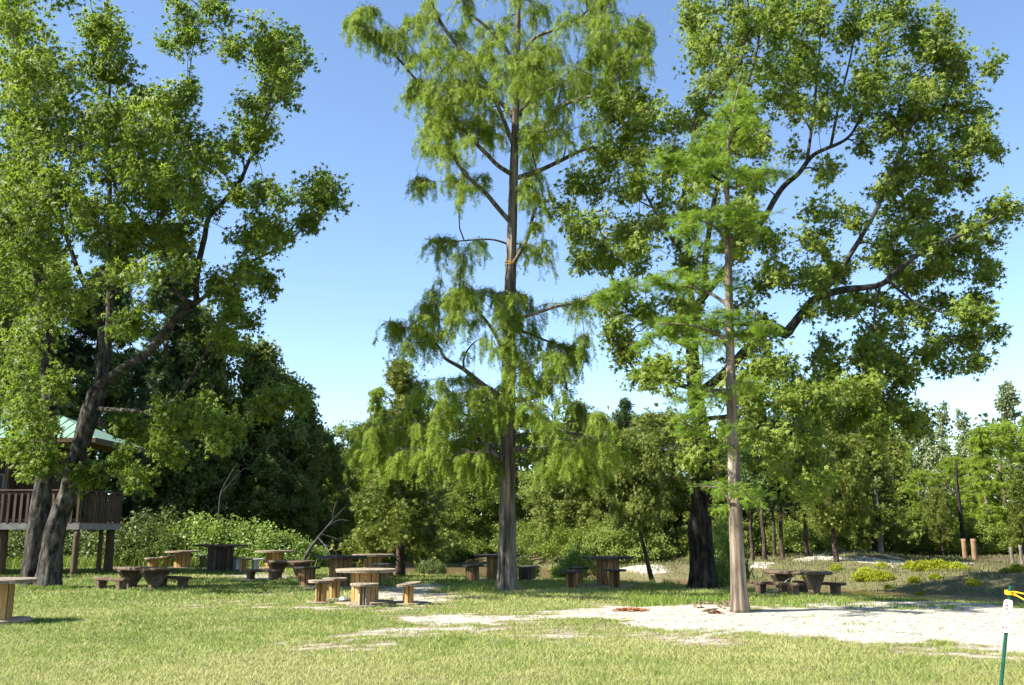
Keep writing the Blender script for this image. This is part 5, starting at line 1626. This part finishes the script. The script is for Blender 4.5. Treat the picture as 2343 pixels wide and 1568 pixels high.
# ------------------------------------------------------------------ pilings, dead limbs, debris
for vx, vb, vt, D, r, mat, lab in ((2208, 1283, 1233, 50, .12, 'post_wood', 'tan round wooden piling, one of a pair near the dark snag'), (2230, 1284, 1233, 49.5, .125, 'post_wood', 'tan round wooden piling, one of a pair near the dark snag'),
                                   (2316, 1297, 1252, 44, .07, 'bark_pale', 'short pale split post beyond the creek'), (2338, 1297, 1247, 43.5, .07, 'bark_pale', 'short pale split post beyond the creek')):
    x = xof(vx, D); z = gz1(x, D); h = at(vx, vt, D)[2] - z
    mb = MB(); tube(mb, spline(np.array([[0, 0, -.2, r], [.01, 0, h * .5, r], [0, 0, h, r * .97]]), .2), 14, .05, int(vx), 3, 1)
    o = mb.build('wooden_post', M[mat], None, None, smooth=True); o.location = (x, D, z)
    tag(o, lab, 'post', 'posts on the far bank')


def sticks(name, paths, mat, label, cat, base):
    mb = MB()
    for p in paths: tube(mb, spline(np.array(p) * np.array([1, 1, 1, .7]), .1), 7, .15, 3, 3, 2)
    o = mb.build(name, M[mat], None, base, smooth=True)
    return tag(o, label, cat)


def W(vx, vy, D, r): return [*at(vx, vy, D), r]


sticks('dead_branch', [[W(1746, 1392, 25.2, .03), W(1790, 1338, 25.3, .03), W(1815, 1318, 25.6, .022), W(1890, 1262, 26, .008)], [W(1815, 1318, 25.6, .015), W(1830, 1330, 25.5, .006)]], 'dead', 'long dry branch leaning up against the sand-edge concrete table', 'branch', at(1746, 1392, 25.2))
sticks('dead_branch', [[W(1748, 1362, 24.6, .03), W(1768, 1352, 24.5, .028), W(1778, 1375, 24.3, .024), W(1790, 1396, 24.2, .012)]], 'dead', 'short pale crooked branch lying before the concrete bench', 'branch', at(1790, 1396, 24.2))
sticks('fallen_tree', [[W(690, 1300, 43, .11), W(705, 1262, 43, .10), W(730, 1228, 43.2, .08), W(760, 1192, 43.5, .06), W(790, 1160, 44, .02)], [W(728, 1230, 43.2, .05), W(752, 1262, 42.5, .035), W(762, 1300, 42.3, .012)], [W(735, 1222, 43.2, .04), W(780, 1240, 43.5, .03), W(800, 1275, 43.6, .01)],
       [W(750, 1204, 43.4, .035), W(775, 1190, 43.2, .02), W(800, 1192, 43, .008)], [W(760, 1192, 43.5, .03), W(765, 1160, 43.6, .02), W(780, 1130, 43.8, .006)], [W(742, 1246, 42.8, .025), W(765, 1258, 42.6, .02), W(778, 1290, 42.5, .008)]], 'dead_dk', 'grey fallen tree leaning in the shade behind the reel tables', 'dead tree', at(690, 1300, 43))
sticks('dead_branch', [[W(500, 1200, 45, .05), W(505, 1130, 45, .045), W(530, 1080, 45, .03), W(545, 1060, 45, .01)], [W(505, 1130, 45, .03), W(540, 1090, 44.8, .02), W(560, 1070, 44.8, .008)]], 'dead_dk', 'bare grey dead limb in the dark wood behind the hedge', 'branch', at(500, 1200, 45))
sticks('prop_stick', [[W(437, 1297, 41.4, .015), W(462, 1262, 41.4, .014)]], 'dead', 'thin stick leaning under the rim of the hedge reel table', 'stick', at(437, 1297, 41.4))

# driftwood roots heaped at the slim cypress
rng = np.random.default_rng(404)
for k in range(12):
    vx = 1590 + k * 7.5 + rng.normal(0, 3); D = 20.4 + rng.normal(0, .3)
    x = xof(vx, D); z = gz1(x, D)
    l = rng.uniform(.18, .4); a = rng.random() * 3.1
    p = np.array([[-l / 2 * math.cos(a), -l / 2 * math.sin(a), .02, .02], [0, 0, .05 + rng.random() * .05, .028], [l / 2 * math.cos(a), l / 2 * math.sin(a), .02 + rng.random() * .08, .012]])
    mb = MB(); tube(mb, spline(p * np.array([1, 1, .7, .9]), .04), 7, .7, k, 3, 14)
    o = mb.build('driftwood', M['drift'], None, None, smooth=True); o.location = (x, D, z - .01)
    tag(o, 'gnarled driftwood piece heaped at the foot of the slim cypress', 'driftwood', 'driftwood heap')

# scrap of white paper beside the sunlit table
x, y = xof(783, 22.9), 22.9
mb = MB()
g = np.array([[-.07, -.03, .01], [.06, -.05, .0], [.09, .04, .05], [-.02, .06, .09], [-.08, .02, .06], [0, 0, .11]])
mb.add(g, [[[0, 1, 5], [1, 2, 5], [2, 3, 5], [3, 4, 5], [4, 0, 5]], [[4, 3, 2, 1, 0]]])
o = mb.build('paper_scrap', M['paper']); o.location = (x, y, gz1(x, y) + .002)
tag(o, 'crumpled white paper on the sand between stools', 'paper')


def litter_patch(name, cx, cy, sx, sy, n, size, mat, label, seed, thick=.35):
    rng = np.random.default_rng(seed)
    x = rng.normal(cx, sx, n) + .07 * rng.integers(-2, 3, n) * (n > 500); y = rng.normal(cy, sy, n) * 1.0
    P = np.c_[x, y, gz(x, y) + .004 + rng.random(n) * .02]
    a = rng.random(n) * 6.28
    mb = MB()
    leaves(mb, BLADE, P, np.c_[np.cos(a), np.sin(a), rng.normal(.15, .2, n)], np.c_[rng.normal(0, .3, (n, 2)), np.ones(n)], rng.uniform(*size, n), rng.random(n), thick)
    o = mb.build(name, M[mat])
    tag(o, label, 'litter', kind='stuff')


gx1, gy1 = gpt(1442, 1398)
litter_patch('dead_cypress_needles', gx1, gy1, .10, .10, 700, (.05, .12), 'red', 'rust-red dead needles lying on the white sand', 1)
gx2, gy2 = gpt(1635, 1404)
litter_patch('dead_cypress_needles', gx2, gy2, .07, .04, 110, (.05, .12), 'red', 'small rusty tuft of dead needles on the sand near the slim cypress', 2)


def sand_litter():
    rng = np.random.default_rng(6)
    n = 40000
    x = rng.uniform(-6, 16, n); y = rng.uniform(11, 26, n)
    s = sand_at(x, y)
    k = (s > .4) & (rng.random(n) < .25 + .75 * n2(x, y, 1.5, 91, 3) ** 2)
    x, y = x[k], y[k]; n = len(x)
    a = rng.normal(0, .7, n) + np.where(rng.random(n) < .5, 0, math.pi)
    mb = MB()
    leaves(mb, BLADE, np.c_[x, y, gz(x, y) + .003], np.c_[np.cos(a), np.sin(a), np.abs(rng.normal(0, .15, n))], np.c_[rng.normal(0, .3, (n, 2)), np.ones(n)], rng.uniform(.03, .13, n), rng.random(n) ** 1.4, .16)
    o = mb.build('sand_litter', M['litter'])
    tag(o, 'fine twigs and dry blades strewn over the sand', 'litter', kind='stuff')


sand_litter()


# ------------------------------------------------------------------ grass
def lawn():
    rng = np.random.default_rng(15)
    mb = MB()
    for (y0, y1, dens, hl, hw) in ((8.6, 12, 1500, .045, .0075), (12, 16, 950, .048, .010), (16, 22, 560, .052, .013), (22, 30, 330, .058, .017), (30, 44, 130, .065, .026)):
        xa = .62 * y1 + 1.0
        n = int(2 * xa * (y1 - y0) * dens)
        x = rng.uniform(-xa, xa, n); y = rng.uniform(y0, y1, n)
        e, far = river(x, y)
        s = sand_at(x, y)
        lush = n2(x, y, .35, 33, 4)
        fine = n2(x, y, 2.4, 35, 3)
        keep = (rng.random(n) > s * 1.35) & ~far & (e > 1.0) & (np.abs(x) < .56 * y + 1) & (rng.random(n) < .45 + fine)
        x, y, lush, fine = x[keep], y[keep], lush[keep], fine[keep]
        n = len(x)
        a = rng.random(n) * 6.28
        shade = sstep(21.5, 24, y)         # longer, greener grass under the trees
        yv = np.c_[np.cos(a) * .55, np.sin(a) * .55, rng.uniform(.35, 1.0, n)]
        zv = np.c_[np.cos(a + 1.57), np.sin(a + 1.57), np.zeros(n)] * .4 + np.array([0, -.9, .5])
        S = hl * rng.uniform(.6, 1.4, n) * (.7 + .7 * lush) * (1 + .35 * shade)
        big = n2(x, y, .16, 39, 3)
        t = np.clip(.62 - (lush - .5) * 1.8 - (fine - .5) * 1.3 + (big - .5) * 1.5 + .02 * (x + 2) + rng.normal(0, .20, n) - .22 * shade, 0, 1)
        straw = rng.random(n) < .07
        t = np.where(straw, 1.0, t)
        leaves(mb, BLADE, np.c_[x, y, gz(x, y) - .003], yv, zv, S * np.where(straw, 1.25, 1.0), t, hw / S)
    o = mb.build('lawn_grass', M['grass'])
    tag(o, 'short mown grass covering the picnic ground', 'grass', kind='stuff')


def tufts(name, spots, mat, label, seed, h=(.15, .4), w=.010, spread=.18, per=40):
    rng = np.random.default_rng(seed)
    mb = MB()
    for (x0, y0, sc) in spots:
        n = int(per * sc)
        x = x0 + rng.normal(0, spread * sc, n); y = y0 + rng.normal(0, spread * sc, n)
        a = rng.random(n) * 6.28
        l = rng.uniform(*h, n) * min(sc, 1.3)
        ln = rng.uniform(.1, .6, n)
        base = np.c_[x, y, gz(x, y) - .01]
        d1 = np.c_[np.cos(a) * ln, np.sin(a) * ln, np.ones(n)]
        side = np.c_[-np.sin(a), np.cos(a), np.zeros(n)]
        md = base + d1 * l[:, None] * .6
        tip = md + np.c_[np.cos(a) * (ln + .4), np.sin(a) * (ln + .4), .4 * np.ones(n)] * l[:, None] * .45
        wd = side * w
        V = np.stack([base - wd, base + wd, md - wd * .8, md + wd * .8, tip], 1).reshape(-1, 3)
        o = (np.arange(n) * 5)[:, None]
        mb.add(V, [o + np.array([[0, 1, 3, 2]]), o + np.array([[2, 3, 4]])], np.repeat(np.clip(rng.normal(.5, .2, n), 0, 1), 5))
    o = mb.build(name, M[mat])
    tag(o, label, 'grass', kind='stuff')


lawn()
rg = np.random.default_rng(61)
sp = []
for _ in range(420):
    x, y = rg.uniform(-2, 13), rg.uniform(12.5, 21.5)
    q = sand_at(np.array([x]), np.array([y]))[0]
    if .25 < q and rg.random() < (.5 if q < .9 else .08) + .25 * (x > 9.5): sp.append((x, y, rg.uniform(.25, .5)))
tufts('sand_edge_grass', sp, 'tallgrass', 'sparse short grass tufts thinning out into the sand', 9, (.12, .22), .005, .28, 60)
sp = []
for _ in range(26): sp.append((xof(40 + rg.random() * 130, 27.2 + rg.random() * .6), 27.2 + rg.random() * .5, .7))
for _ in range(70):
    vx = rg.uniform(1440, 1680); D = rg.uniform(20.6, 23.5); sp.append((xof(vx, D), D, rg.uniform(.6, 1.1)))
for _ in range(20):
    vx = rg.uniform(1720, 1960); D = rg.uniform(21.2, 22.6); sp.append((xof(vx, D), D, rg.uniform(.4, .8)))
for _ in range(26):
    vx = rg.uniform(1020, 1140); D = rg.uniform(25.2, 27); sp.append((xof(vx, D), D, rg.uniform(.5, 1)))
for _ in range(40):
    vx = rg.uniform(1930, 2180); D = rg.uniform(20.3, 21.8); sp.append((xof(vx, D), D, rg.uniform(.3, .5)))
for _ in range(40):
    vx = rg.uniform(900, 1560); D = rg.uniform(38, 42) if vx < 1250 else rg.uniform(30, 33); sp.append((xof(vx, D), D, rg.uniform(.6, 1.1)))
tufts('tall_grass', sp, 'tallgrass', 'tall green grass tufts round the trunks and along the sand edge', 3, (.12, .32), .006, .16, 36)
sp = []
for _ in range(260):
    vx = rg.uniform(-60, 700); D = rg.uniform(42.5, 45.5); sp.append((xof(vx, D), D, rg.uniform(.7, 1.5)))
tufts('weed_strip', sp, 'tallgrass', 'strip of knee-high weeds in front of the hedge', 4, (.25, .6), .012, .3, 26)
sp = []
for _ in range(1500):
    x = rg.uniform(-2, 34); y = rg.uniform(29, 58)
    e, f = river(np.array([x]), np.array([y]))
    if f[0] and 1.6 < e[0] < 24 and rg.random() < .9: sp.append((x, y, rg.uniform(.7, 1.4)))
tufts('dry_bank_grass', sp, 'drygrass', 'tan and green rough grass over the far creek bank', 5, (.05, .22), .014, .36, 26)
